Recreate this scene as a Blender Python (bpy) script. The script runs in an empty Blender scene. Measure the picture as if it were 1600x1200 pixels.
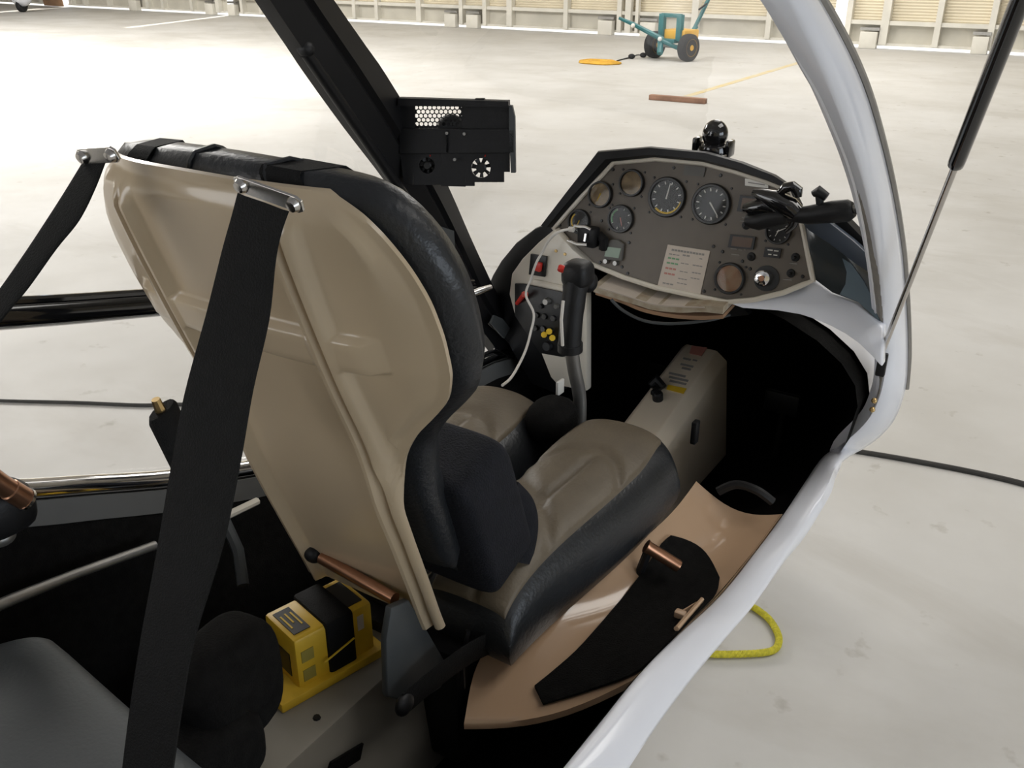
import bpy, bmesh, math, random
from mathutils import Vector, Matrix
random.seed(7)
R = math.radians
scene = bpy.context.scene
col = scene.collection

# ------------------------------------------------------------------ camera, world, light
# world axes: X = aircraft right, Y = aircraft forward, Z = up, hangar floor at z = 0
FPX = 1450.0
PITCH = math.atan2(680, FPX)
YAW = R(33)
CAM = Vector((0.79, 0.0, 1.65))
cd = bpy.data.cameras.new('camera'); cam = bpy.data.objects.new('camera', cd); col.objects.link(cam)
cd.sensor_width = 36; cd.lens = 36 * FPX / 1600; cd.clip_start = 0.02; cd.clip_end = 300
cam.location = CAM; cam.rotation_euler = (R(90) - PITCH, 0, YAW)
scene.camera = cam

w = bpy.data.worlds.new('world'); scene.world = w; w.use_nodes = True
bg = w.node_tree.nodes['Background']; bg.inputs[0].default_value = (0.80, 0.88, 1.0, 1); bg.inputs[1].default_value = 1.6

def lamp(name, kind, loc, direction, energy, color, sx=1, sy=1):
    l = bpy.data.lights.new(name, kind); l.energy = energy; l.color = color
    if kind == 'AREA':
        l.shape = 'RECTANGLE'; l.size = sx; l.size_y = sy
    else:
        l.angle = R(1)
    o = bpy.data.objects.new(name, l); col.objects.link(o); o.location = loc
    o.rotation_euler = Vector(direction).to_track_quat('-Z', 'Y').to_euler()
    return o
lamp('sun', 'SUN', (0, 0, 30), (0.25, -0.75, -1.0), 6.0, (1.0, 0.95, 0.86))
# daylight through the open hangar door behind and to the left of the camera
lamp('door_daylight', 'AREA', (-6.0, -8.6, 2.6), (0.0, 1.0, -0.10), 420, (1.0, 0.97, 0.92), 12, 5.0)
# daylight through the open side door on the right of the camera
lamp('side_door_daylight', 'AREA', (15.6, -1.5, 2.5), (-1.0, 0.0, -0.06), 420, (0.80, 0.90, 1.0), 11, 4.6)
# daylight through the translucent roof sheets
for i, (x, y, e) in enumerate([(-12.5, 6.8, 1650), (-1.0, 7.5, 60), (3.5, 4.0, 230), (-3.5, 13.8, 500), (-21.0, 9.0, 1000)]):
    lamp('roof_light', 'AREA', (x, y, 6.35), (0, 0, -1), e, (1.0, 0.975, 0.93), 3.0, 6.0)
vs = scene.view_settings
vs.view_transform = 'Standard'; vs.look = 'None'; vs.gamma = 1; vs.use_curve_mapping = False
vs.exposure = 0.0

# ------------------------------------------------------------------ pixel rays
_c, _s = math.cos(PITCH), math.sin(PITCH)
_cy, _sy = math.cos(YAW), math.sin(YAW)
def ray(px, py):
    x = px - 800.0; u = 600.0 - py
    f = FPX * _c + u * _s; v = -FPX * _s + u * _c
    return Vector((x * _cy - f * _sy, x * _sy + f * _cy, v)) / FPX      # unit camera depth
def hit(px, py, g, t0=0.2, t1=60):
    """first point on the ray where g changes sign"""
    d = ray(px, py); n = 600; k = (t1 / t0) ** (1 / n); ta = t0; ga = g(CAM + d * ta)
    for i in range(n):
        tb = ta * k; gb = g(CAM + d * tb)
        if ga * gb <= 0:
            for _ in range(40):
                tm = (ta + tb) / 2; gm = g(CAM + d * tm)
                if ga * gm <= 0: tb = tm
                else: ta = tm; ga = gm
            return CAM + d * (ta + tb) / 2
        ta, ga = tb, gb
    raise ValueError('no hit %s %s' % (px, py))
def HX(px, py, a): d = ray(px, py); return CAM + d * ((a - CAM.x) / d.x)
def HY(px, py, b): d = ray(px, py); return CAM + d * ((b - CAM.y) / d.y)
def HZ(px, py, z): d = ray(px, py); return CAM + d * ((z - CAM.z) / d.z)
def HD(px, py, t): return CAM + ray(px, py) * t
def HP(px, py, p0, n):
    d = ray(px, py); return CAM + d * ((Vector(p0) - CAM).dot(n) / d.dot(n))
def interp(x, tab):
    if x <= tab[0][0]: return tab[0][1]
    for (x0, y0), (x1, y1) in zip(tab, tab[1:]):
        if x <= x1: return y0 + (y1 - y0) * (x - x0) / (x1 - x0)
    return tab[-1][1]
def sstep(e0, e1, x):
    t = max(0.0, min(1.0, (x - e0) / (e1 - e0))); return t * t * (3 - 2 * t)
def lerp(a, b, t): return a + (b - a) * t

# ------------------------------------------------------------------ materials
MATS = {}
def mat(name, color, rough=0.5, metal=0.0, noise=0.0, nscale=20.0, bump=0.0, bscale=None, coat=0.0, rvar=0.0, spec=0.5, color2=None):
    m = bpy.data.materials.new(name); m.use_nodes = True; nt = m.node_tree; N = nt.nodes; L = nt.links
    b = N['Principled BSDF']
    b.inputs['Base Color'].default_value = (*color, 1); b.inputs['Roughness'].default_value = rough
    b.inputs['Metallic'].default_value = metal; b.inputs['Coat Weight'].default_value = coat
    b.inputs['Coat Roughness'].default_value = 0.08; b.inputs['Specular IOR Level'].default_value = spec
    tc = N.new('ShaderNodeTexCoord')
    if noise > 0 or color2:
        n = N.new('ShaderNodeTexNoise'); n.inputs['Scale'].default_value = nscale; n.inputs['Detail'].default_value = 5
        L.new(tc.outputs['Object'], n.inputs['Vector'])
        r = N.new('ShaderNodeValToRGB'); c2 = color2 or tuple(max(0, c * (1 - noise)) for c in color)
        r.color_ramp.elements[0].position = 0.35; r.color_ramp.elements[0].color = (*c2, 1)
        r.color_ramp.elements[1].position = 0.65; r.color_ramp.elements[1].color = (*color, 1)
        L.new(n.outputs['Fac'], r.inputs['Fac']); L.new(r.outputs['Color'], b.inputs['Base Color'])
        if rvar > 0:
            mr = N.new('ShaderNodeMapRange'); mr.inputs[3].default_value = rough - rvar; mr.inputs[4].default_value = rough + rvar
            L.new(n.outputs['Fac'], mr.inputs[0]); L.new(mr.outputs[0], b.inputs['Roughness'])
    if bump > 0:
        n2 = N.new('ShaderNodeTexNoise'); n2.inputs['Scale'].default_value = bscale or nscale * 4; n2.inputs['Detail'].default_value = 3
        L.new(tc.outputs['Object'], n2.inputs['Vector'])
        bp = N.new('ShaderNodeBump'); bp.inputs['Strength'].default_value = bump; bp.inputs['Distance'].default_value = 0.004
        L.new(n2.outputs['Fac'], bp.inputs['Height']); L.new(bp.outputs['Normal'], b.inputs['Normal'])
    MATS[name] = m; return m
def glassmat(name, tint=(1, 1, 1), refl=1.0):
    m = bpy.data.materials.new(name); m.use_nodes = True; nt = m.node_tree; N = nt.nodes; L = nt.links
    for n in list(N): N.remove(n)
    o = N.new('ShaderNodeOutputMaterial'); mx = N.new('ShaderNodeMixShader'); t = N.new('ShaderNodeBsdfTransparent')
    g = N.new('ShaderNodeBsdfGlossy'); g.inputs['Roughness'].default_value = 0.02; t.inputs[0].default_value = (*tint, 1)
    f = N.new('ShaderNodeFresnel'); f.inputs['IOR'].default_value = 1.35
    nz = N.new('ShaderNodeMath'); nz.operation = 'MULTIPLY'; nz.inputs[1].default_value = refl
    L.new(f.outputs[0], nz.inputs[0]); L.new(nz.outputs[0], mx.inputs[0])
    L.new(t.outputs[0], mx.inputs[1]); L.new(g.outputs[0], mx.inputs[2]); L.new(mx.outputs[0], o.inputs[0])
    MATS[name] = m; return m
mat('white_paint', (0.84, 0.86, 0.93), 0.22, coat=0.6, noise=0.03, nscale=6)
mat('cream_shell', (0.53, 0.42, 0.285), 0.30, coat=0.35, noise=0.06, nscale=5)
mat('liner', (0.52, 0.35, 0.225), 0.18, coat=0.9, noise=0.06, nscale=4)
mat('offwhite', (0.74, 0.68, 0.58), 0.32, coat=0.3, noise=0.06, nscale=8)
mat('tunnel_grey', (0.27, 0.25, 0.215), 0.45, noise=0.15, nscale=9)
mat('seal_grey', (0.30, 0.28, 0.25), 0.6, noise=0.15, nscale=30)
mat('console_beige', (0.90, 0.78, 0.62), 0.4, noise=0.05, nscale=8)
mat('black_paint', (0.006, 0.006, 0.007), 0.45, spec=0.35, coat=0.0, noise=0.2, nscale=10)
mat('black_plastic', (0.010, 0.010, 0.011), 0.50, noise=0.2, nscale=30, bump=0.1, bscale=300, spec=0.35)
mat('black_gloss', (0.008, 0.008, 0.009), 0.10, coat=0.6, noise=0.2, nscale=20)
mat('carpet', (0.010, 0.0095, 0.009), 0.95, noise=0.35, nscale=60, bump=0.6, bscale=400, spec=0.1)
mat('black_leather', (0.020, 0.022, 0.025), 0.36, noise=0.2, nscale=25, bump=0.25, bscale=160)
mat('grey_leather', (0.145, 0.115, 0.078), 0.48, noise=0.15, nscale=18, bump=0.25, bscale=140)
mat('navy_fabric', (0.010, 0.011, 0.016), 0.85, noise=0.3, nscale=60, bump=0.5, bscale=350, spec=0.3)
mat('rear_leather', (0.050, 0.058, 0.064), 0.55, noise=0.1, nscale=15, bump=0.15, bscale=200)
mat('webbing', (0.006, 0.006, 0.006), 0.75, noise=0.3, nscale=80, bump=0.4, bscale=500, spec=0.25)
mat('steel', (0.62, 0.60, 0.57), 0.22, metal=1.0, noise=0.08, nscale=25)
mat('chrome', (0.85, 0.85, 0.86), 0.08, metal=1.0, noise=0.04, nscale=20)
mat('dull_steel', (0.42, 0.41, 0.39), 0.45, metal=0.9, noise=0.15, nscale=30)
mat('copper', (0.48, 0.25, 0.15), 0.30, metal=0.9, noise=0.15, nscale=25)
mat('brass', (0.62, 0.44, 0.20), 0.3, metal=1.0, noise=0.1, nscale=40)
mat('panel_face', (0.135, 0.112, 0.088), 0.50, noise=0.08, nscale=30)
mat('gauge_black', (0.012, 0.012, 0.012), 0.4, noise=0.1, nscale=40)
mat('gauge_face', (0.028, 0.026, 0.023), 0.45, noise=0.1, nscale=40)
mat('gauge_amber_reflection', (0.50, 0.35, 0.17), 0.35, noise=0.35, nscale=50)  # warm surroundings reflected in the gauge, put into the face colour
mat('gauge_copper_reflection', (0.55, 0.30, 0.17), 0.35, noise=0.5, nscale=45, color2=(0.58, 0.40, 0.25))  # coppery reflection painted as the dial colour
mat('mark_white', (0.75, 0.73, 0.68), 0.5, noise=0.04, nscale=60)
mat('mark_grey', (0.30, 0.28, 0.26), 0.6, noise=0.1, nscale=60)
mat('mark_dim', (0.13, 0.125, 0.115), 0.6, noise=0.1, nscale=60)
mat('mark_yellow', (0.80, 0.52, 0.03), 0.5, noise=0.05, nscale=60)
mat('mark_green', (0.16, 0.36, 0.18), 0.5, noise=0.05, nscale=60)
mat('mark_red', (0.55, 0.06, 0.04), 0.4, noise=0.05, nscale=60)
mat('mark_pink', (0.52, 0.22, 0.18), 0.6, noise=0.05, nscale=60)
mat('paper', (0.62, 0.54, 0.46), 0.7, noise=0.06, nscale=30)
mat('map_paper', (0.36, 0.28, 0.19), 0.7, noise=0.4, nscale=35, color2=(0.50, 0.44, 0.34))
mat('lcd_green', (0.22, 0.30, 0.22), 0.35, noise=0.05, nscale=40)
mat('lcd_brown', (0.10, 0.055, 0.03), 0.35, noise=0.1, nscale=40)
mat('slate', (0.06, 0.075, 0.10), 0.30, noise=0.1, nscale=20)
mat('coaming_gloss', (0.045, 0.052, 0.055), 0.12, coat=0.7, noise=0.1, nscale=10)
mat('sill_trim', (0.13, 0.13, 0.125), 0.5, noise=0.1, nscale=12)
mat('stencil', (0.34, 0.27, 0.05), 0.6, noise=0.1, nscale=40)
mat('yellow_box', (0.80, 0.50, 0.03), 0.45, noise=0.15, nscale=20)
mat('bracket_grey', (0.060, 0.065, 0.067), 0.5, noise=0.15, nscale=15)
mat('tug_teal', (0.010, 0.15, 0.16), 0.4, noise=0.2, nscale=6)
mat('tug_yellow', (0.75, 0.42, 0.03), 0.4, noise=0.15, nscale=6)
mat('rubber', (0.012, 0.012, 0.013), 0.8, noise=0.2, nscale=20)
mat('rope_yellow', (0.62, 0.55, 0.03), 0.7, noise=0.3, nscale=120)
mat('strap_yellow', (0.75, 0.42, 0.04), 0.7, noise=0.25, nscale=12)
mat('hose', (0.035, 0.033, 0.03), 0.7, noise=0.2, nscale=10)
mat('plank', (0.36, 0.20, 0.13), 0.8, noise=0.3, nscale=8, bump=0.3, bscale=30)
mat('brown_board', (0.40, 0.24, 0.14), 0.8, noise=0.2, nscale=5)
mat('wire_white', (0.72, 0.68, 0.62), 0.5, noise=0.05, nscale=40)
mat('wall_sheet', (0.74, 0.66, 0.50), 0.55, noise=0.12, nscale=1.5)
mat('wall_lower', (0.60, 0.57, 0.49), 0.6, noise=0.15, nscale=2)
mat('wall_frame', (0.74, 0.71, 0.63), 0.5, noise=0.1, nscale=4)
mat('roof_sheet', (0.32, 0.30, 0.27), 0.6, noise=0.1, nscale=1)
mat('red_plastic', (0.55, 0.03, 0.02), 0.35, noise=0.05, nscale=30)
glassmat('perspex', (0.985, 0.985, 0.985), 0.12)
glassmat('gauge_glass', (1, 1, 1), 0.35)

def floor_material():
    m = bpy.data.materials.new('concrete'); m.use_nodes = True; nt = m.node_tree; N = nt.nodes; L = nt.links
    b = N['Principled BSDF']; tc = N.new('ShaderNodeTexCoord')
    def noise(scale, detail, rough=0.55, vec=None, dist=0.0):
        n = N.new('ShaderNodeTexNoise'); n.inputs['Scale'].default_value = scale; n.inputs['Detail'].default_value = detail
        n.inputs['Roughness'].default_value = rough; n.inputs['Distortion'].default_value = dist
        L.new(vec or tc.outputs['Object'], n.inputs['Vector']); return n.outputs['Fac']
    def ramp(fac, p0, c0, p1, c1):
        r = N.new('ShaderNodeValToRGB'); e = r.color_ramp.elements
        e[0].position = p0; e[0].color = (*c0, 1); e[1].position = p1; e[1].color = (*c1, 1)
        L.new(fac, r.inputs['Fac']); return r.outputs['Color']
    def mul(a, c, f=1.0):
        x = N.new('ShaderNodeMixRGB'); x.blend_type = 'MULTIPLY'; x.inputs[0].default_value = f
        L.new(a, x.inputs[1]); L.new(c, x.inputs[2]); return x.outputs[0]
    base = ramp(noise(0.9, 6, 0.6), 0.33, (0.50, 0.485, 0.455), 0.66, (0.60, 0.59, 0.57))
    mp = N.new('ShaderNodeMapping'); mp.inputs['Rotation'].default_value = (0, 0, R(28)); mp.inputs['Scale'].default_value = (0.7, 1.5, 1)
    L.new(tc.outputs['Object'], mp.inputs['Vector'])
    streak = ramp(noise(0.8, 7, 0.65, mp.outputs[0], 0.6), 0.26, (0.82, 0.80, 0.77), 0.46, (1, 1, 1))
    speck = ramp(noise(7.0, 4, 0.6), 0.26, (0.66, 0.63, 0.58), 0.36, (1, 1, 1))
    c = mul(mul(base, streak, 0.8), speck, 0.7)
    # stains with a shape of their own: (px, py, half-length, half-width, darkness, angle)
    for (px, py, rl, rw, dk, ang) in [(740, 99, .34, .12, .55, 20), (697, 117, .34, .12, .60, 10), (1172, 134, .38, .13, .42, 15),
                                      (160, 605, .05, .015, .5, 30), (125, 655, .05, .014, .62, 30), (1232, 1140, .016, .012, .45, 0),
                                      (1475, 925, .05, .035, .80, 30), (1310, 995, .03, .02, .82, 0), (115, 368, .10, .03, .62, 60),
                                      (490, 212, .14, .04, .66, 40), (1265, 262, .30, .05, .74, 70), (1590, 640, .012, .01, .5, 0),
                                      (60, 340, .5, .05, .78, 70), (1510, 860, .06, .02, .85, 20)]:
        p = HZ(px, py, 0)
        mp2 = N.new('ShaderNodeMapping'); mp2.vector_type = 'TEXTURE'
        mp2.inputs['Location'].default_value = (p.x, p.y, 0); mp2.inputs['Rotation'].default_value = (0, 0, R(ang)); mp2.inputs['Scale'].default_value = (rl, rw, 1)
        L.new(tc.outputs['Object'], mp2.inputs['Vector'])
        ln = N.new('ShaderNodeVectorMath'); ln.operation = 'LENGTH'; L.new(mp2.outputs[0], ln.inputs[0])
        ad = N.new('ShaderNodeMath'); ad.operation = 'MULTIPLY_ADD'; ad.inputs[1].default_value = 1.1
        nn = noise(5.0, 3); L.new(nn, ad.inputs[0]); L.new(ln.outputs['Value'], ad.inputs[2])
        c = mul(c, ramp(ad.outputs[0], 0.55, (dk, dk * 0.96, dk * 0.9), 1.0, (1, 1, 1)))
    L.new(c, b.inputs['Base Color'])
    mr = N.new('ShaderNodeMapRange'); mr.inputs[3].default_value = 0.50; mr.inputs[4].default_value = 0.72
    L.new(noise(1.6, 5), mr.inputs[0]); L.new(mr.outputs[0], b.inputs['Roughness'])
    bp = N.new('ShaderNodeBump'); bp.inputs['Strength'].default_value = 0.12; bp.inputs['Distance'].default_value = 0.01
    L.new(noise(3, 5), bp.inputs['Height']); L.new(bp.outputs[0], b.inputs['Normal'])
    MATS['concrete'] = m
floor_material()

# ------------------------------------------------------------------ mesh helpers
class MB:
    def __init__(s): s.v = []; s.f = []
    def add(s, v, f):
        o = len(s.v); s.v += [Vector(p) for p in v]; s.f += [tuple(i + o for i in q) for q in f]; return s
    def tube(s, pts, r, seg=10, closed=False, squash=None):
        pts = [Vector(p) for p in pts]; n = len(pts)
        rs = r if isinstance(r, (list, tuple)) else [r] * n
        ref = None; v = []; f = []
        for i, p in enumerate(pts):
            d = (pts[(i + 1) % n] - pts[i - 1]) if closed else (pts[min(i + 1, n - 1)] - pts[max(i - 1, 0)])
            d.normalize()
            if ref is None:
                ref = Vector((0, 0, 1)) if abs(d.z) < 0.9 else Vector((1, 0, 0))
                if squash: ref = Vector(squash[1])
            x = ref - d * ref.dot(d); x.normalize(); y = d.cross(x); ref = x
            for k in range(seg):
                a = 2 * math.pi * (k + .5) / seg
                sq = squash[0] if squash else 1.0
                v.append(p + x * (math.cos(a) * rs[i] * sq) + y * (math.sin(a) * rs[i]))
        m = n if closed else n - 1
        for i in range(m):
            for k in range(seg):
                f.append((i * seg + k, i * seg + (k + 1) % seg, ((i + 1) % n) * seg + (k + 1) % seg, ((i + 1) % n) * seg + k))
        if not closed:
            f.append(tuple(range(seg - 1, -1, -1))); f.append(tuple((n - 1) * seg + k for k in range(seg)))
        return s.add(v, f)
    def box(s, c, size, rot=None):
        c = Vector(c); h = Vector(size) / 2; M = rot or Matrix.Identity(3)
        v = [c + M @ Vector((sx * h.x, sy * h.y, sz * h.z)) for sx in (-1, 1) for sy in (-1, 1) for sz in (-1, 1)]
        return s.add(v, [(0, 1, 3, 2), (4, 6, 7, 5), (0, 4, 5, 1), (2, 3, 7, 6), (0, 2, 6, 4), (1, 5, 7, 3)])
    def prism(s, poly, ext):
        n = len(poly); e = Vector(ext); v = [Vector(p) for p in poly] + [Vector(p) + e for p in poly]
        f = [tuple(range(n)), tuple(range(2 * n - 1, n - 1, -1))] + [(i, i + n, (i + 1) % n + n, (i + 1) % n) for i in range(n)]
        return s.add(v, f)
    def lathe(s, prof, org, axis, seg=24):
        ax = Vector(axis).normalized(); ref = Vector((0, 0, 1)) if abs(ax.z) < .9 else Vector((1, 0, 0))
        x = (ref - ax * ref.dot(ax)).normalized(); y = ax.cross(x); v = []; f = []; n = len(prof); org = Vector(org)
        for (r, h) in prof:
            for k in range(seg):
                a = 2 * math.pi * k / seg; v.append(org + ax * h + x * (math.cos(a) * r) + y * (math.sin(a) * r))
        for i in range(n - 1):
            for k in range(seg):
                f.append((i * seg + k, i * seg + (k + 1) % seg, (i + 1) * seg + (k + 1) % seg, (i + 1) * seg + k))
        if prof[0][0] > 1e-6: f.append(tuple(range(seg - 1, -1, -1)))
        if prof[-1][0] > 1e-6: f.append(tuple((n - 1) * seg + k for k in range(seg)))
        return s.add(v, f)
    def grid(s, rows, closed=False):
        n = len(rows); m = len(rows[0]); f = []
        for i in range(n - 1):
            for j in range(m if closed else m - 1):
                f.append((i * m + j, i * m + (j + 1) % m, (i + 1) * m + (j + 1) % m, (i + 1) * m + j))
        return s.add([p for r in rows for p in r], f)
    def slab(s, rows, off):
        """open grid given thickness: off is a vector or a function(point) giving the offset"""
        fn = off if callable(off) else (lambda p, o=Vector(off): o)
        n = len(rows); m = len(rows[0]); A = [Vector(p) for r in rows for p in r]; B = [p + fn(p) for p in A]; k = n * m; f = []
        for i in range(n - 1):
            for j in range(m - 1):
                q = (i * m + j, i * m + j + 1, (i + 1) * m + j + 1, (i + 1) * m + j); f.append(q); f.append(tuple(x + k for x in reversed(q)))
        loop = [j for j in range(m)] + [i * m + m - 1 for i in range(1, n)] + [(n - 1) * m + j for j in range(m - 2, -1, -1)] + [i * m for i in range(n - 2, 0, -1)]
        for i, a in enumerate(loop):
            b = loop[(i + 1) % len(loop)]; f.append((a, a + k, b + k, b))
        return s.add(A + B, f)
    def ell(s, c, r, rot=None, nu=16, nv=10, p=1.0):
        M = rot or Matrix.Identity(3); rows = []
        sp = lambda x: math.copysign(abs(x) ** p, x)
        for i in range(nv + 1):
            th = -math.pi / 2 + math.pi * i / nv
            rows.append([Vector(c) + M @ Vector((r[0] * sp(math.cos(th)) * sp(math.cos(2 * math.pi * k / nu)), r[1] * sp(math.cos(th)) * sp(math.sin(2 * math.pi * k / nu)), r[2] * sp(math.sin(th)))) for k in range(nu)])
        return s.grid(rows, True)
    def build(s, name, m, parent=None, bevel=0.0, smooth=True, seg=2, sharp=38):
        off = Vector((0, 0, 0)); q = parent
        while q is not None: off += q.location; q = q.parent
        own = Vector((0, 0, 0))
        me = bpy.data.meshes.new(name)
        if parent is None:
            xs = [p.x for p in s.v]; ys = [p.y for p in s.v]; zs = [p.z for p in s.v]
            own = Vector(((min(xs) + max(xs)) / 2, (min(ys) + max(ys)) / 2, min(zs)))
        me.from_pydata([tuple(p - off - own) for p in s.v], [], s.f); me.update()
        bm = bmesh.new(); bm.from_mesh(me)
        bmesh.ops.remove_doubles(bm, verts=bm.verts, dist=1e-6)
        bmesh.ops.recalc_face_normals(bm, faces=bm.faces)
        if bevel > 0:
            eds = [e for e in bm.edges if len(e.link_faces) == 2 and e.calc_face_angle(0) > R(30)]
            bmesh.ops.bevel(bm, geom=eds, offset=bevel, segments=seg, profile=0.5, affect='EDGES', clamp_overlap=True)
        bm.to_mesh(me); bm.free()
        if smooth:
            me.shade_smooth(); me.set_sharp_from_angle(angle=R(sharp))
        me.materials.append(MATS[m])
        o = bpy.data.objects.new(name, me); col.objects.link(o)
        if parent: o.parent = parent
        else: o.location = own
        return o
def thing(name, label, cat, loc=(0, 0, 0), group=None):
    o = bpy.data.objects.new(name, None); col.objects.link(o); o.location = loc; o.empty_display_size = 0.1
    tag(o, label, cat, group); return o
def tag(o, label, cat, group=None):
    o['label'] = label; o['category'] = cat
    if group: o['group'] = group
    return o
def struct(o, label=None, cat=None):
    o['kind'] = 'structure'
    if label: o['label'] = label; o['category'] = cat
    return o
def lab(o, label): o['label'] = label; return o
def spline(pts, n=6):
    """Catmull-Rom through the points"""
    P = [Vector(p) for p in pts]; out = []
    for i in range(len(P) - 1):
        p0 = P[max(i - 1, 0)]; p1 = P[i]; p2 = P[i + 1]; p3 = P[min(i + 2, len(P) - 1)]
        for k in range(n):
            t = k / n
            out.append(0.5 * ((2 * p1) + (p2 - p0) * t + (2 * p0 - 5 * p1 + 4 * p2 - p3) * t * t + (3 * p1 - p0 - 3 * p2 + p3) * t ** 3))
    out.append(P[-1]); return out
def spline2(pts, n=6): return [(p.x, p.y) for p in spline([(x, y, 0) for x, y in pts], n)]

# ------------------------------------------------------------------ the hangar
WY = 18.72
o = MB().box((-8, 8, -0.15), (130, 110, 0.30)).build('floor', 'concrete', smooth=False)
floor_o = struct(o, 'pale stained concrete hangar floor', 'floor')
p0, p1 = HZ(1078, 151, 0), HZ(1240, 99, 0)
xl = (p0.x + p1.x) / 2
mat('line_paint', (0.60, 0.47, 0.20), 0.6, noise=0.35, nscale=6, color2=(0.60, 0.53, 0.38))
MB().box((xl, (p0.y + p1.y) / 2 + .6, 0.001), (0.10, p1.y - p0.y + 1.2, 0.002)).build('painted_line', 'line_paint', floor_o, smooth=False)

X0, X1, YR, ZT = -44.0, 16.0, -9.0, 6.5
wb = bpy.data.objects.new('wall_back', None); col.objects.link(wb); wb.location = (0, WY, 0)
struct(wb, 'cream metal hangar doors with ribbed sheeting and a bright gap at the floor', 'wall')
def wx(px, y=20): return HY(px, y, WY).x
slits = [(wx(97), wx(110)), (wx(353), wx(363)), (wx(1303), wx(1326))]      # gaps between the door leaves
edges = [X0] + [e for s_ in slits for e in s_] + [X1]
leaves = [(edges[i], edges[i + 1]) for i in range(0, len(edges), 2)]
posts_px = [70, 118, 138, 176, 237, 260, 305, 346, 383, 412, 480, 558, 593, 660, 725, 762, 802, 889, 973, 1093, 1208, 1333, 1393, 1475, 1560]
posts = sorted([wx(p) for p in posts_px] + [X0 + .1, -41, -38, -35, -32.4, 0.2, 1.8, 3.4, 5.0, 7.0, 9, 11, 13, X1 - .1])
ZR = 0.44
for (l0, l1) in leaves:
    MB().box(((l0 + l1) / 2, WY + .03, ZR), (l1 - l0, .14, .07)).build('rail', 'wall_frame', wb, smooth=False)
    MB().box(((l0 + l1) / 2, WY + .03, .075), (l1 - l0, .10, .045)).build('bottom_rail', 'wall_frame', wb, smooth=False)
    MB().box(((l0 + l1) / 2, WY + .09, 3.9), (l1 - l0, .03, 5.2)).build('upper_sheet', 'wall_sheet', wb, smooth=False)
    inside = [p for p in posts if l0 + .05 < p < l1 - .05]
    cuts = [l0] + inside + [l1]
    for c0, c1 in zip(cuts, cuts[1:]):
        MB().box(((c0 + c1) / 2, WY + .085, .25), (c1 - c0, .012, .33)).build('lower_panel', 'wall_lower', wb, smooth=False)
        rows = []
        n = int((1.36 - ZR) / .0125)
        for i in range(n + 1):
            z = ZR + i * .0125; y = WY + .075 + (0.012 if (i // 2) % 2 else 0)
            rows.append([(c0, y, z), (c1, y, z)])
        MB().grid(rows).build('corrugated_sheet', 'wall_sheet', wb, smooth=False)
for i, x in enumerate(posts):
    wdt = .10 if i % 3 else .14
    MB().box((x - wdt / 2, WY + .005, 3.28), (wdt, .15, 6.42)).build('post', 'wall_frame', wb, smooth=False)
MB().box((wx(985), WY - .06, 3.28), (.13, .12, 6.42)).build('post', 'wall_frame', wb, smooth=False)
MB().box((wx(998), WY - .04, 3.28), (.07, .10, 6.42)).build('post', 'wall_frame', wb, smooth=False)
for px0, px1 in [(210, 222), (328, 340), (363, 374), (700, 717), (734, 752), (940, 962), (1006, 1030), (1352, 1379), (1530, 1556)]:
    x0, x1 = wx(px0), wx(px1)
    b_ = MB().box(((x0 + x1) / 2, WY - .08, .145), (x1 - x0, .16, .285)).build('roller_box', 'wall_frame', wb, bevel=.01)
    MB().box(((x0 + x1) / 2, WY - .06, .335), ((x1 - x0) * 1.12, .12, .05)).build('bracket', 'dull_steel', b_, smooth=False)
# side and rear walls, roof
struct(MB().box((X0 - .1, (WY + YR) / 2, ZT / 2), (.2, WY - YR, ZT)).build('wall_left', 'wall_sheet', smooth=False), 'metal side wall of the hangar', 'wall')
wr = bpy.data.objects.new('wall_right', None); col.objects.link(wr); wr.location = (X1, 0, 0)
struct(wr, 'hangar side wall with an open side door on the right', 'wall')
MB().box((X1 + .1, (YR - 7.2) / 2, ZT / 2), (.2, -7.2 - YR, ZT)).build('wall_panel', 'wall_sheet', wr, smooth=False)
MB().box((X1 + .1, (WY + 4.2) / 2, ZT / 2), (.2, WY - 4.2, ZT)).build('wall_panel', 'wall_sheet', wr, smooth=False)
MB().box((X1 + .1, -1.5, (ZT + 5.0) / 2), (.2, 11.4, ZT - 5.0)).build('door_header', 'wall_sheet', wr, smooth=False)
rw = bpy.data.objects.new('wall_rear', None); col.objects.link(rw); rw.location = (0, YR, 0)
struct(rw, 'hangar wall with the open main doorway behind the aircraft', 'wall')
MB().box(((X0 - 12.5) / 2, YR - .1, ZT / 2), (-12.5 - X0, .2, ZT)).build('wall_panel', 'wall_sheet', rw, smooth=False)
MB().box(((X1 + .5) / 2, YR - .1, ZT / 2), (X1 - .5, .2, ZT)).build('wall_panel', 'wall_sheet', rw, smooth=False)
MB().box((-6, YR - .1, (ZT + 5.2) / 2), (13, .2, ZT - 5.2)).build('door_header', 'wall_sheet', rw, smooth=False)
struct(MB().box(((X0 + X1) / 2, (WY + YR) / 2, ZT + .1), (X1 - X0 + 1, WY - YR + 1, .2)).build('ceiling', 'roof_sheet', smooth=False), 'metal hangar roof', 'ceiling')

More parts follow.
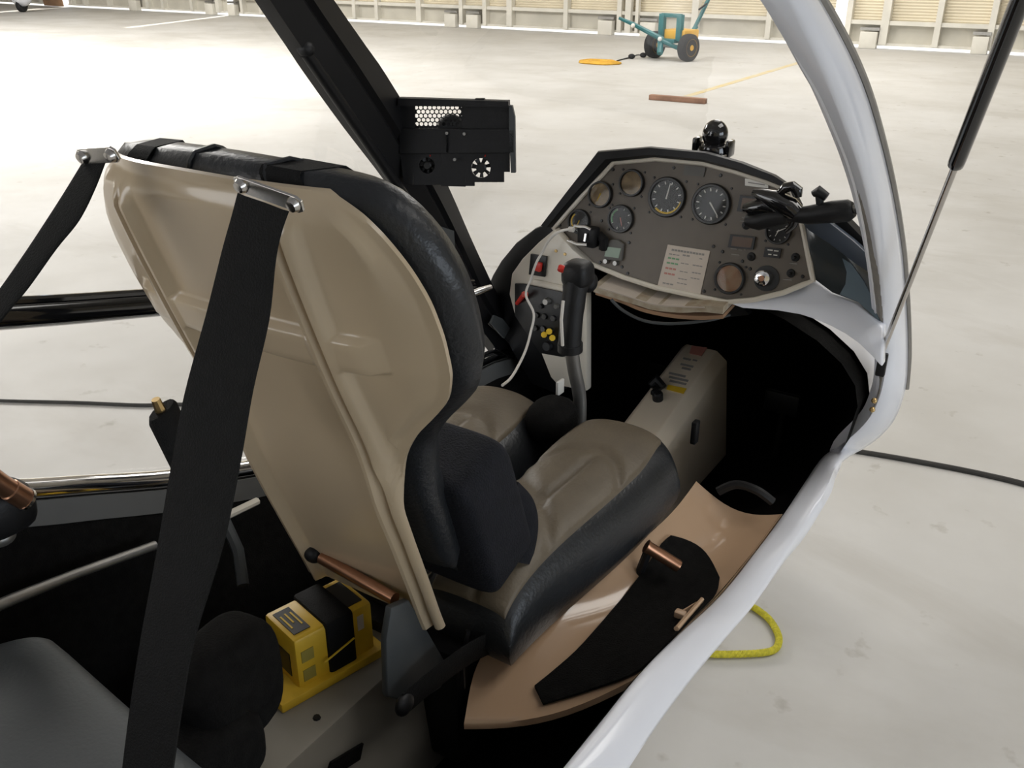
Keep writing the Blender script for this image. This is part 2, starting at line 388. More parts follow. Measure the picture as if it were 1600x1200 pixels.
# ------------------------------------------------------------------ things standing far off on the floor
def tug():
    pl, pr = HZ(1022, 90.5, 0), HZ(1074, 96, 0)
    ax = (pr - pl).normalized(); mid = (pl + pr) / 2; fw = Vector((-ax.y, ax.x, 0)); up = Vector((0, 0, 1))
    t = thing('aircraft_tug', 'teal and yellow two-wheeled aircraft tow dolly standing near the far hangar doors', 'tow dolly', mid)
    half = (pr - pl).length / 2
    M = Matrix((ax, fw, up)).transposed()
    for sgn, pw in ((-1, pl), (1, pr)):
        c = Vector((pw.x, pw.y, .21))
        wh = MB().lathe([(.135, -.07), (.17, -.085), (.205, -.06), (.212, 0), (.205, .06), (.17, .085), (.135, .07)], c, ax, 28).build('wheel', 'rubber', t)
        MB().lathe([(.0, -.075), (.04, -.078), (.05, -.06), (.11, -.055), (.133, -.072), (.133, .072), (.11, .055), (.05, .06), (.04, .078), (0, .075)], c, ax, 20).build('hub', 'tug_yellow', wh)
    P = lambda x, y, z: mid + ax * x + fw * y + up * z
    MB().tube([P(-half, 0, .21), P(half, 0, .21)], .03, 10).build('axle', 'dull_steel', t)
    MB().box(P(0, .0, .30), (.34, .30, .06), M).build('chassis', 'tug_teal', t, bevel=.008)
    MB().box(P(.09, .12, .39), (.44, .36, .16), M).build('engine_cover', 'tug_yellow', t, bevel=.02)
    fr = MB()
    for sx in (-.17, .20): fr.box(P(sx, -.06, .50), (.10, .08, .40), M)
    fr.box(P(.02, -.06, .68), (.40, .06, .06), M)
    fr.build('upright_frame', 'tug_teal', t, bevel=.006)
    MB().box(P(.14, .02, .50), (.05, .05, .10), M).build('fuel_tap', 'red_plastic', t, bevel=.01)
    a0 = HD(1036, 62, 15.1); a1 = HD(990, 38, 15.1); a2 = HD(967, 28, 15.1)
    MB().tube([a0, a1, a2], [.045, .035, .025], 8).build('tow_arm', 'tug_teal', t)
    MB().tube([HD(1032, 62, 15.05), HD(1031, 84, 15.0)], .05, 8).build('tow_knuckle', 'tug_teal', t)
    MB().tube([HD(1034, 64, 15.0), HD(1066, 78, 15.0)], .035, 8).build('cross_brace', 'tug_teal', t)
    for q in ((1031, 61), (989, 40)): MB().ell(HD(*q, 14.95), (.035, .035, .035)).build('pin_cap', 'mark_white', t)
    h = MB().tube([HD(1085, 44, 15.6), HD(1097, 20, 15.5), HD(1113, -14, 15.4)], .032, 8).build('handle_bar', 'tug_teal', t)
    MB().tube([HD(1104, 6, 15.4), HD(1092, 15, 15.35)], .015, 8).build('brake_lever', 'rubber', h)
    MB().tube([HD(1078, 55, 15.6), HD(1088, 41, 15.6)], .04, 8).build('handle_socket', 'tug_teal', t)
tug()
c = HZ(936, 99, 0)
m = MB()
for k in range(7):
    pts = []
    for i in range(22):
        a = 2 * math.pi * i / 22; rr = .30 - .028 * k + .015 * math.sin(5 * a + k)
        pts.append((c.x + math.cos(a) * rr * 1.15, c.y + math.sin(a) * rr * .75, .018 + .008 * (k % 3)))
    m.tube(pts, .017, 6, closed=True)
tag(m.build('tie_down_rope', 'strap_yellow'), 'coil of yellow-orange rope lying on the floor before the tow dolly', 'rope')
pts = spline([HZ(964, 95, .01), HZ(975, 92, .01), HZ(987, 89, .012), HZ(995, 86, .015), HZ(1003, 86, .015), HZ(1013, 85, .015)], 4)
ch = thing('tow_chain', 'thin dark cord with two black blocks between the coiled rope and the dolly', 'cord', pts[0] - Vector((0, 0, pts[0].z)))
MB().tube(pts, .010, 6).build('cord', 'hose', ch)
for q in ((987, 88), (1005, 86)):
    MB().ell(HZ(*q, .04), (.06, .05, .04)).build('block', 'rubber', ch)
p0, p1 = HZ(1013, 156, .0), HZ(1101, 163, .0); d = (p1 - p0); ang = math.atan2(d.y, d.x)
tag(MB().box((p0 + p1) / 2 + Vector((0, .04, .03)), (d.length, .08, .06), Matrix.Rotation(ang, 3, 'Z')).build('timber_chock', 'plank', bevel=.006), 'reddish brown timber batten lying on the floor beyond the instrument panel', 'plank')
# wheel of another aircraft at the top left
pw = HZ(36, 19, 0)
t = thing('parked_aircraft_wheel', 'white wheel fairing with black tyre of another aircraft parked by the far doors', 'wheel', pw)
MB().lathe([(.08, -.06), (.15, -.075), (.18, -.04), (.18, .04), (.15, .075), (.08, .06)], pw + Vector((0, 0, .18)), (1, .2, 0), 20).build('tyre', 'rubber', t)
MB().ell(pw + Vector((-.05, .05, .42)), (.58, .22, .28), Matrix.Rotation(R(-10), 3, 'Z'), 20, 12).build('spat', 'white_paint', t)
MB().tube([pw + Vector((0, 0, .6)), pw + Vector((-.9, .5, 1.6))], [.09, .12], 10).build('gear_leg', 'white_paint', t)
p0 = HY(78, 8, WY - .3)
tag(MB().box((p0.x, WY - .22, .45), (1.0, .04, .86), Matrix.Rotation(R(8), 3, 'X')).build('plywood_board', 'brown_board', bevel=.004), 'brown board leaning on the far doors beside the white wheel fairing', 'board')

# hose and rope on the floor close by
pts = spline([HZ(-500, 600, .008), HZ(-60, 622, .008), HZ(0, 626, .008), HZ(120, 629, .008), HZ(220, 633, .008), HZ(292, 632, .008), HZ(500, 640, .008), HZ(900, 660, .008), HZ(1200, 685, .008), HZ(1345, 706, .008), HZ(1450, 724, .008), HZ(1540, 742, .008), HZ(1620, 762, .008), HZ(1800, 815, .008), HZ(2100, 930, .008)], 8)
tag(MB().tube(pts, [lerp(.006, .011, i / len(pts)) for i in range(len(pts))], 8).build('ground_cable', 'hose'), 'long dark cable lying across the concrete under the aircraft', 'cable')
px = [(1080, 1018), (1115, 1022), (1150, 1022), (1190, 1020), (1211, 1014), (1217, 1000), (1213, 985), (1202, 968), (1188, 956), (1172, 947), (1120, 930)]
pts = spline([HZ(x, y, .011) for x, y in px], 6)
m = MB(); m.tube(pts, .0075, 8)
fine = spline(pts, 8); tw = []
for k in range(3):
    st = []
    for i, p in enumerate(fine):
        a = i * .55 + k * 2.094; d = (fine[min(i + 1, len(fine) - 1)] - fine[max(i - 1, 0)]).normalized(); s_ = d.cross(Vector((0, 0, 1)))
        st.append(p + s_ * math.cos(a) * .0045 + Vector((0, 0, 1)) * math.sin(a) * .0045)
    m.tube(st, .0055, 5)
tag(m.build('yellow_rope', 'rope_yellow'), 'loop of yellow twisted rope on the floor beside the white sill', 'rope')

# ------------------------------------------------------------------ the aircraft: shell
AIR = thing('light_aircraft', 'white light aircraft with open right door, black left door frame and dark cabin', 'aircraft', (0, 0.8, 0))
FR = [(.60, 1.86), (.95, 1.84), (1.1, 1.70), (1.3, 1.45), (1.6, 1.05), (1.75, .86)]
def gR(p): return p.y - interp(p.z, FR)
# right sill and door arch, one continuous band from bottom rear to the top of the arch
sill_i = [(840, 1262), (870, 1215), (935, 1133), (1000, 1052), (1060, 990), (1125, 929), (1183, 857), (1223, 803), (1257, 753), (1287, 712)]
sill_o = [(938, 1275), (975, 1215), (1033, 1126), (1088, 1052), (1135, 995), (1184, 935), (1232, 858), (1262, 806), (1290, 760), (1308, 724)]
arch_i = [(1318, 694), (1345, 672), (1366, 645), (1381, 605), (1386, 560), (1383, 500), (1378, 450), (1372, 400), (1364, 350), (1354, 300), (1340, 250), (1322, 200), (1303, 150), (1282, 100), (1258, 50), (1234, 0), (1205, -50)]
arch_o = [(1345, 705), (1375, 684), (1400, 655), (1416, 610), (1420, 560), (1419, 500), (1416, 450), (1412, 400), (1405, 350), (1396, 300), (1385, 250), (1372, 200), (1357, 150), (1337, 100), (1312, 50), (1283, 0), (1250, -50)]
Si = [HX(x, y, .40) for x, y in sill_i]; So = [HX(x, y, .452) for x, y in sill_o]
for i, (a_, b_) in enumerate(zip(Si, So)): b_.z = min(b_.z, a_.z + .01) if i < 8 else b_.z
Ai = [hit(x, y, gR) for x, y in arch_i]; Ao = [hit(x, y, lambda p: gR(p) - .10) for x, y in arch_o]
def run_on(P, length, steps=3, front=False):
    """carry a traced line on past the frame edge in its own direction"""
    e, f = (P[0], P[2]) if front else (P[-1], P[-3])
    d = (e - f).normalized(); ext = [e + d * length * (k + 1) / steps for k in range(steps)]
    return (list(reversed(ext)) + P) if front else (P + ext)
Ai, Ao = run_on(Ai, .16), run_on(Ao, .16)
Si = [Vector((.40, b, Si[0].z + .01)) for b in (-.95, -.4, .1, .38)] + Si; So = [Vector((.452, b, So[0].z + .01)) for b in (-.95, -.4, .1, .38)] + So
def band(I, O, lift, n=4):
    Is, Os = spline(I, n), spline(O, n)
    N_ = []
    for k, (p, q) in enumerate(zip(Is, Os)):
        d = (Is[min(k + 3, len(Is) - 1)] + Os[min(k + 3, len(Os) - 1)] - Is[max(k - 3, 0)] - Os[max(k - 3, 0)]).normalized()
        nn = (q - p).cross(d).normalized()
        N_.append(nn if nn.dot(CAM - p) > 0 else -nn)
    rows = []
    for k, (p, q) in enumerate(zip(Is, Os)):
        nn = sum(N_[max(0, k - 4):k + 5], Vector()).normalized(); w_ = q - p
        rows.append([p - nn * .030 + w_ * .08, p - nn * .003, p + w_ * .07 + nn * .002 * lift, p + w_ * .3 + nn * .005 * lift, p + w_ * .7 + nn * .005 * lift, p + w_ * .93 + nn * .001 * lift, q - nn * .004, q - nn * .030 - w_ * .15])
    return rows
rows = band(Si + Ai, So + Ao, 1.0)
MB().grid(rows).build('door_sill_and_arch', 'white_paint', AIR, sharp=60)
# grey rubber seal inside the arch
seal_px = [(1352, 660), (1366, 625), (1373, 585), (1373, 545), (1370, 500), (1364, 450), (1356, 400), (1348, 350), (1337, 300), (1322, 250), (1302, 200), (1280, 150), (1252, 100), (1225, 50), (1195, 0), (1165, -50)]
Sl = spline(run_on([hit(x, y, lambda p: gR(p) - .012) for x, y in seal_px], .16), 3)
Sr = spline(run_on([hit(x, y, lambda p: gR(p) - .004) for x, y in [(1366, 645)] + arch_i[3:]][:len(seal_px)], .16), 3)
n_ = min(len(Sl), len(Sr))
MB().slab([[Sl[k], lerp(Sl[k], Sr[k], .5) + Vector((0, -.006, .004)), Sr[k]] for k in range(n_)], (0, .02, -.01)).build('door_seal', 'seal_grey', AIR)
MB().tube(Sl, .0035, 6).build('seal_lip', 'white_paint', AIR)
MB().tube(spline([p + Vector((.0, .004, .002)) for p in Ao[3:]], 3), .005, 6).build('outer_seal', 'seal_grey', AIR)

zR = sorted([(p.y, p.z) for p in Si]); zR = [(-1.1, zR[0][1])] + zR
left_sill_px = [(-60, 762), (0, 757), (60, 754), (130, 749), (200, 745), (270, 739), (400, 722), (470, 698), (735, 566), (772, 550), (800, 543)]
Ls = [HX(x, y, -.41) for x, y in left_sill_px]
Ls = [Vector((-.41, b, Ls[0].z + .02)) for b in (-.95, -.3, .25)] + Ls
zL = [(-1.1, Ls[0].z + .02)] + [(p.y, p.z) for p in Ls]
def hull(off, name, m, b0, b1, zoff):
    rows = []
    n = 28
    for i in range(n + 1):
        b = lerp(b0, b1, i / n); r = interp(b, zR) - zoff; l = interp(b, zL) - zoff
        tp = 1 - .25 * sstep(-.2, -1.2, b)
        prof = [(.430 - off, r), (.405 - off, r - .10), (.36 - off, .54), (.27 - off * .5, .42 + off), (.10, .37 + off), (-.10, .37 + off), (-.27 + off * .5, .42 + off), (-.37 + off, .54), (-.41 + off, l - .12), (-.43 + off, l)]
        rows.append([(a * tp, b, z) for a, z in prof])
    return MB().grid(rows).build(name, m, AIR, sharp=80)
hull(0.0, 'hull', 'white_paint', -1.1, 1.88, .015)
hull(0.034, 'cabin_lining', 'carpet', -1.06, 1.83, .004)
# nose: outer skin and dark footwell lining
def nose(k, name, m):
    rows = []
    for i in range(15):
        u = i / 14; b = (1.89 if k == 1 else 1.815) + 1.0 * math.sin(u * math.pi / 2) * (1 if k == 1 else .985); s_ = max(.02, math.cos(u * math.pi / 2)) ** .62
        row = []
        for j in range(28):
            a = 2 * math.pi * j / 28; ca, sa = math.cos(a), math.sin(a)
            row.append((.462 * k * s_ * ca, b, .80 - .10 * u + (.20 if sa > 0 else .43) * k * s_ * sa))
        rows.append(row)
    return MB().grid(rows, True).build(name, m, AIR, sharp=80)
nose(1.0, 'nose_cowl', 'white_paint'); nose(.988, 'footwell_lining', 'carpet')
# windscreen bubble ahead of the arch
rows = []
for p in [Ai[i] for i in range(3, len(Ai))]:
    h = sstep(.85, 1.7, p.z); B = lerp(.42, .75, math.sin(h * math.pi * .5)); row = []
    for j in range(25):
        f = math.pi * j / 24; row.append((p.x * math.cos(f), p.y + .02 + B * math.sin(f), p.z - lerp(.0, .10, h) * math.sin(f) + .03 * math.sin(f)))
    rows.append(row)
MB().grid(rows).build('windscreen', 'perspex', AIR, sharp=80)
# cabin roof, rear bulkhead, undercarriage (out of frame, but they stand there)
MB().slab([[(a, b, 1.80 - .25 * abs(a) ** 2 - .12 * sstep(.4, 1.0, b)) for a in [-.40, -.3, -.15, 0, .15, .3, .38]] for b in [-1.1, -.5, 0, .45, .75, 1.0]], (0, 0, .03)).build('cabin_roof', 'white_paint', AIR)
prof = [(-.95, 2.32), (-.6, 2.375), (-.1, 2.405), (.35, 2.395), (.58, 2.35), (.66, 2.305), (.58, 2.275), (.3, 2.26), (-.4, 2.285)]
MB().prism([(-.16, -.70, 1.78), (.16, -.70, 1.78), (.13, .42, 1.80), (-.13, .42, 1.80)], (0, 0, .52)).build('wing_pylon', 'white_paint', AIR, bevel=.03)
MB().grid([[(x, b, z + .02 * abs(x)) for b, z in prof] for x in (-4.6, -2, 0, 2, 4.6)], True).build('wing', 'white_paint', AIR, sharp=60)
MB().box((0, -1.0, 1.1), (.60, .03, 1.40)).build('rear_bulkhead', 'carpet', AIR, bevel=.01)
for sx in (-1, 1):
    lg = MB().tube([(sx * .20, -.75, .42), (sx * .75, -.75, .20)], [.035, .022], 8).build('gear_leg', 'white_paint', AIR)
    MB().lathe([(.06, -.05), (.15, -.06), (.18, -.03), (.18, .03), (.15, .06), (.06, .05)], (sx * .80, -.75, .18), (1, 0, 0), 22).build('wheel', 'rubber', lg)
lg = MB().tube([(0, 2.2, .385), (0, 2.25, .13)], .025, 8).build('gear_leg', 'white_paint', AIR)
MB().lathe([(.05, -.04), (.11, -.05), (.13, -.03), (.13, .03), (.11, .05), (.05, .04)], (0, 2.25, .13), (1, 0, 0), 20).build('wheel', 'rubber', lg)

# ---- left side: sill, door frame and panes
def gL(p): return p.x - (-.41 + .10 * max(0.0, p.z - 1.0))
Lsp = spline(Ls, 5)
MB().tube([p + Vector((0, 0, -.012)) for p in Lsp], .018, 14).build('left_sill', 'chrome', AIR)
MB().slab([[p + Vector((.021, 0, -.022)), p + Vector((.026, 0, -.062))] for p in Lsp], (-.01, 0, 0)).build('left_sill_trim', 'sill_trim', AIR)
fr_px_l = [(400, -40), (422, 0), (470, 72), (500, 118), (560, 203), (625, 290), (672, 365), (702, 425), (720, 470), (745, 505), (772, 541), (800, 580)]
fr_px_r = [(498, -40), (522, 0), (572, 72), (604, 118), (662, 215), (700, 290), (735, 370), (757, 418), (775, 455), (795, 490), (815, 525), (835, 570)]
Fl = spline(run_on([hit(x, y, gL) for x, y in fr_px_l], .22, 3, True), 3); Fr = spline(run_on([hit(x, y, gL) for x, y in fr_px_r], .22, 3, True), 3)
LD = MB().slab([[a, lerp(a, b, .42) + Vector((.010, 0, 0)), lerp(a, b, .5) + Vector((.004, 0, 0)), lerp(a, b, .58) + Vector((.012, 0, 0)), b] for a, b in zip(Fl, Fr)], (-.035, 0, 0)).build('left_door_frame', 'black_paint', AIR)
bar_px = [(-60, 496), (0, 492), (120, 484), (245, 474), (450, 460), (640, 452), (735, 452)]
bar = run_on([hit(x, y, gL) for x, y in bar_px], .75, 3, True)
MB().tube(spline(bar, 4), .020, 12, squash=(1.0, (0, 0, 1))).build('crossbar', 'black_gloss', LD)
MB().tube([p + Vector((.008, 0, .020)) for p in spline(bar, 4)], .006, 8).build('crossbar_bead', 'black_gloss', LD)
up = [HX(-80, 380, -.40)]
def pane(px, name):
    P = [hit(x, y, lambda p: gL(p) + .015) for x, y in px]
    MB().prism(P, (-.004, 0, 0)).build(name, 'perspex', LD, smooth=False)
pane([(-90, 485), (245, 470), (640, 450), (720, 440), (640, 310), (500, 110), (400, -45), (-90, -45)], 'pane')
pane([(-90, 500), (245, 478), (640, 456), (720, 468), (775, 545), (735, 570), (400, 730), (-90, 765)], 'pane')
# pull lever, wire stay and small plates on the left frame
q = [HX(726, 463, -.385), HX(748, 455, -.37), HX(767, 449, -.36)]
MB().tube(q, [.009, .010, .007], 10).build('door_latch', 'steel', LD)
MB().tube([HX(763, 505, -.385), HX(786, 526, -.385), HX(806, 546, -.385), HX(803, 560, -.385), HX(772, 545, -.385)], .0022, 6).build('latch_wire', 'steel', LD)
MB().prism([HX(x, y, -.385) for x, y in [(770, 492), (782, 497), (794, 512), (785, 528), (764, 505)]], (.006, 0, 0)).build('latch_plate', 'bracket_grey', LD, smooth=False)
MB().prism([HX(x, y, -.385) for x, y in [(682, 352), (706, 360), (708, 390), (690, 395)]], (.006, 0, 0)).build('hinge_plate', 'bracket_grey', LD, smooth=False)
ls = thing('left_gas_strut', 'black gas strut folded along the black left door pillar', 'gas strut', HX(690, 390, -.37))
s0, s1 = HX(478, 82, -.365), HX(688, 388, -.375)
MB().tube([s0, lerp(s0, s1, .02), lerp(s0, s1, .85)], .0105, 12).build('cylinder', 'black_paint', ls)
MB().tube([lerp(s0, s1, .85), s1], .005, 8).build('rod', 'steel', ls)
MB().ell(s0 + Vector((.0, 0, .006)), (.016, .014, .014)).build('end_fitting', 'black_plastic', ls)
MB().ell(s1, (.012, .012, .012)).build('end_fitting', 'black_plastic', ls)
MB().tube([HX(492, 92, -.38), HX(680, 372, -.39)], .006, 8).build('trim_bead', 'seal_grey', LD)

# ---- right side liner beside the seat, with its map pocket
rowsP = [((725, 1130, .60), (1012, 1050)), ((745, 1040, .64), (1040, 1015)), ((790, 985, .67), (1080, 972)), ((870, 938, .685), (1125, 929)),
         ((945, 890, .695), (1160, 886)), ((1010, 838, .70), (1185, 854)), ((1055, 795, .705), (1205, 827)), ((1088, 752, .71), (1223, 803))]
Li = spline([HZ(x, y, z) for (x, y, z), _ in rowsP], 6); Lo = spline([HX(x, y, .398) for _, (x, y) in rowsP], 6)
rows = []
for p, q in zip(Li, Lo):
    rows.append([lerp(p, q, t) + Vector((0, 0, -.030 * math.sin(math.pi * t) - .0)) for t in [i / 12 for i in range(13)]])
liner = MB().slab(rows, (0, 0, -.012)).build('side_liner', 'liner', AIR, sharp=70)
from mathutils.bvhtree import BVHTree
lm = MB().grid(rows); bvh = BVHTree.FromPolygons(lm.v, lm.f)
def on_liner(px, py, lift):
    d = ray(px, py); loc, nrm, _, _ = bvh.ray_cast(CAM, d.normalized())
    if loc is None: loc, nrm, _, _ = bvh.find_nearest(CAM + d * 1.35)
    n2 = nrm if nrm.z > 0 else -nrm
    return loc + n2 * lift
pin = spline2([(836, 1076), (900, 1022), (960, 952), (1005, 893), (1030, 855), (1046, 840)], 5)
pout = spline2([(850, 1104), (925, 1082), (1000, 1052), (1060, 992), (1115, 938), (1125, 908)], 5)
rows = []
for i, (p, q) in enumerate(zip(pin, pout)):
    u = i / (len(pin) - 1)
    rows.append([on_liner(lerp(p[0], q[0], t) + 9 * math.sin(math.pi * t) * sstep(.8, 1, u), lerp(p[1], q[1], t) - 13 * math.sin(math.pi * t) * sstep(.8, 1, u), .0035) for t in [k / 10 for k in range(11)]])
MB().slab(rows, (0, 0, .004)).build('map_pocket', 'carpet', liner)
MB().tube([on_liner(1068, 970, .012), on_liner(1100, 948, .012), on_liner(1126, 928, .010)], .0042, 8).build('pocket_cord', 'liner', liner)
MB().box(on_liner(1067, 971, .012), (.018, .014, .012)).build('cord_end', 'liner', liner, bevel=.003)
# tube handle over the liner
hb = thing('flap_lever', 'short bare metal tube handle standing over the black side pocket', 'lever', on_liner(1012, 898, 0))
a0, a1 = on_liner(985, 866, .045), on_liner(1048, 912, .045)
MB().tube([a0, lerp(a0, a1, .06), lerp(a0, a1, .95), a1], [.0125, .011, .011, .0105], 14).build('handle_tube', 'copper', hb)
MB().tube([lerp(a0, a1, .1), on_liner(1000, 895, -.002)], .008, 8).build('stem', 'black_plastic', hb)
MB().tube(spline([HZ(1122, 768, .69), HZ(1150, 757, .71), HZ(1182, 766, .71), HZ(1207, 784, .69)], 4), .009, 8).build('front_pull', 'black_plastic', AIR)

# ---- gas strut of the open right door and the raised door itself
gs = thing('right_gas_strut', 'slim gas strut with black cylinder holding up the open right door', 'gas strut', (.46, 1.78, .86))
s0 = hit(1376, 556, lambda p: gR(p) + .03); s1 = HD(1606, -30, 1.08)
k = HD(1523, 222, lerp((s0 - CAM).dot(ray(800, 600)), 1.08, .62))
d0 = (s1 - s0); kk = max(.3, min(.8, (k - s0).dot(d0) / d0.length_squared))
MB().tube([s0, s0 + d0 * kk], .0055, 12).build('rod', 'steel', gs)
MB().tube([s0 + d0 * (kk - .004), s0 + d0 * (kk), s0 + d0 * (kk + .012), s0 + d0 * 1.42], [.009, .0115, .0120, .0120], 16).build('cylinder', 'black_gloss', gs)
MB().ell(s0, (.011, .011, .011)).build('ball_joint', 'black_plastic', gs)
MB().box(s0 + Vector((.004, .006, -.02)), (.018, .012, .05)).build('mount_bracket', 'black_plastic', gs, bevel=.003)
for q in ((1366, 626), (1363, 640)):
    MB().ell(hit(*q, lambda p: gR(p) + .02), (.006, .006, .006)).build('arch_bolt', 'brass', AIR)
rd = thing('raised_door', 'open gull-wing cabin door held up above the right side', 'door', (.42, .8, 1.76))
dz_ = lambda a: 1.79 + .62 * (a - .40)
pts = [(a, b, dz_(a)) for a, b in [(.41, .05), (.41, .85), (.50, 1.08), (.66, 1.16), (.86, 1.10), (.95, .75), (.94, .20), (.80, .02), (.60, .0)]]
dm = spline(pts + [pts[0]], 5)[:-1]
MB().tube(dm, .022, 8, closed=True).build('door_frame', 'white_paint', rd)
MB().prism([Vector(p) + Vector((0, 0, .005)) for p in pts], (0, 0, .004)).build('door_pane', 'perspex', rd, smooth=False)

# ------------------------------------------------------------------ cockpit front: bulkhead, coaming, instrument pod
BK = MB().prism([hit(x, y, lambda p: p.y - (1.80 + .9 * max(0, p.x - .22) * 0 + .85 * (p.z - 1.02))) for x, y in [(1137, 474), (1180, 469), (1225, 458), (1271, 438), (1300, 459), (1340, 474), (1380, 512), (1378, 575), (1362, 557), (1340, 536), (1320, 522), (1300, 511), (1275, 500), (1250, 492), (1215, 486), (1160, 482)]], (0, .03, 0)).build('front_bulkhead', 'white_paint', AIR, bevel=.004)
LB = MB().prism([HY(x, y, 1.765) for x, y in [(866, 358), (840, 380), (815, 405), (799, 428), (795, 460), (803, 490), (822, 520), (845, 552), (860, 590), (872, 603), (917, 612), (917, 545), (917, 430), (925, 415), (895, 390)]], (0, .025, 0)).build('left_bulkhead', 'offwhite', AIR, bevel=.005)
MB().prism([HY(x, y, 1.792) for x, y in [(864, 345), (835, 357), (805, 380), (782, 408), (769, 430), (758, 455), (775, 500), (800, 550), (830, 600), (872, 618), (900, 560), (900, 400)]], (0, .05, 0)).build('left_coaming', 'black_paint', AIR, bevel=.006)
# switch panel and breaker on the left bulkhead
def LBp(x, y, d=0.0): return HY(x, y, 1.765 - d)
sw = MB().prism([LBp(x, y, .001) for x, y in [(806, 442), (822, 443), (884, 456), (908, 462), (908, 552), (880, 557), (846, 551), (826, 522), (806, 492)]], (0, -.006, 0)).build('switch_panel', 'gauge_black', LB, bevel=.002)
dn = Vector((0, -1, 0.1)).normalized()
def knob(px, py, r, h, m, parent, plane=None, name='knob', prof=None):
    p = plane(px, py)
    return MB().lathe([(r * 1.1, 0), (r, h * .5), (r * .85, h), (0, h)], p, dn, 14).build(name, m, parent)
pl = lambda x, y: LBp(x, y, .006)
MB().tube([pl(808, 474), LBp(818, 461, .035)], [.005, .006], 8).build('toggle', 'red_plastic', LB)
MB().box(LBp(820, 460, .035), (.014, .012, .012)).build('toggle_cap', 'mark_red', LB, bevel=.003)
for (x, y) in [(840, 492), (852, 494), (866, 497), (838, 512), (850, 513), (862, 516)]:
    knob(x, y, .0075, .008, 'black_gloss', LB, pl, 'switch')
for (x, y) in [(850, 522), (858, 517), (863, 527)]:
    MB().tube([pl(x, y), LBp(x, y + 1, .03)], [.0055, .0075], 8).build('yellow_toggle', 'mark_yellow', LB)
knob(857, 470, .008, .016, 'dull_steel', LB, pl); knob(847, 478, .006, .01, 'black_plastic', LB, pl); knob(857, 540, .012, .012, 'black_plastic', LB, pl); knob(871, 478, .006, .01, 'mark_dim', LB, pl)
bk = MB().prism([LBp(x, y, .001) for x, y in [(831, 396), (856, 400), (853, 432), (828, 428)]], (0, -.006, 0)).build('breaker_plate', 'gauge_black', LB, bevel=.001)
MB().prism([LBp(x, y, .007) for x, y in [(840, 408), (849, 410), (847, 424), (838, 421)]], (0, -.012, 0)).build('red_rocker', 'red_plastic', LB, bevel=.003)
for (x, y) in [(869, 392), (883, 397)]:
    knob(x, y, .0035, .003, 'brass', LB, lambda a, b: LBp(a, b, .0))
MB().tube([LBp(835, 441, .002), LBp(886, 452, .002)], .008, 8).build('panel_ridge', 'offwhite', LB)

PN = Vector((0, -1, .21)).normalized(); PP0 = Vector((0, 1.80, 1.10))
def pp(x, y, lift=0.0): return HP(x, y, PP0, PN) + PN * lift
IP = thing('instrument_panel', 'dark grey instrument panel with round gauges and a white rim under a black hood', 'instrument panel', (0.03, 1.8, .93))
rim = [(960, 254), (1025, 248), (1100, 255), (1150, 268), (1200, 284), (1238, 299), (1248, 325), (1256, 360), (1271, 438), (1225, 457), (1180, 468), (1137, 472), (1087, 462), (1025, 449), (975, 433), (925, 412), (893, 387), (866, 357), (905, 312)]
FACE = MB().prism([pp(x, y) for x, y in rim], (0, .012, 0)).build('panel_face', 'panel_face', IP, smooth=False)
def dense(P, n=4, closed=True):
    out = []
    for i in range(len(P) - (0 if closed else 1)):
        a, b = P[i], P[(i + 1) % len(P)]
        for k in range(n): out.append((lerp(a[0], b[0], k / n), lerp(a[1], b[1], k / n)))
    return out
MB().tube([pp(x, y, .003) for x, y in dense(rim, 3)], .0058, 8, closed=True).build('white_rim', 'offwhite', IP)
# pod sides running forward from the rim
ring0 = [pp(x, y, -.002) for x, y in rim]; cen = sum(ring0, Vector()) / len(ring0)
ring1 = [cen + (p - cen) * .62 + Vector((0, .30, -.12)) for p in ring0]
MB().grid([ring0, ring1], True).build('pod_body', 'black_plastic', IP)
hin = [(866, 355), (905, 310), (958, 254), (1025, 247), (1100, 254), (1150, 267), (1200, 283), (1238, 298), (1247, 322)]
hout = [(850, 352), (893, 295), (938, 236), (1020, 229), (1108, 237), (1165, 253), (1215, 273), (1243, 292), (1256, 318)]
hin, hout = dense(hin, 3, False) + [hin[-1]], dense(hout, 3, False) + [hout[-1]]
r0 = [pp(x, y, .004) for x, y in hin]; r1 = [pp(lerp(a[0], b[0], .25), lerp(a[1], b[1], .25), .022) for a, b in zip(hin, hout)]
r2 = [pp(lerp(a[0], b[0], .85), lerp(a[1], b[1], .85), .022) for a, b in zip(hin, hout)]; r3 = [pp(x, y, .010) for x, y in hout]
r3b = [Vector((p.x - .05 * (p.x - cen.x), p.y + .10, min(p.z - .035, 1.215 - .35 * max(0, p.x - .05)))) for p in r3]
r4 = [Vector((p.x - .14 * (p.x - cen.x), p.y + .30, min(p.z - .14, 1.08 - .3 * max(0, p.x)))) for p in r3]
MB().grid([r0, r1, r2, r3, r3b, r4]).build('glare_hood', 'black_plastic', IP, sharp=50)

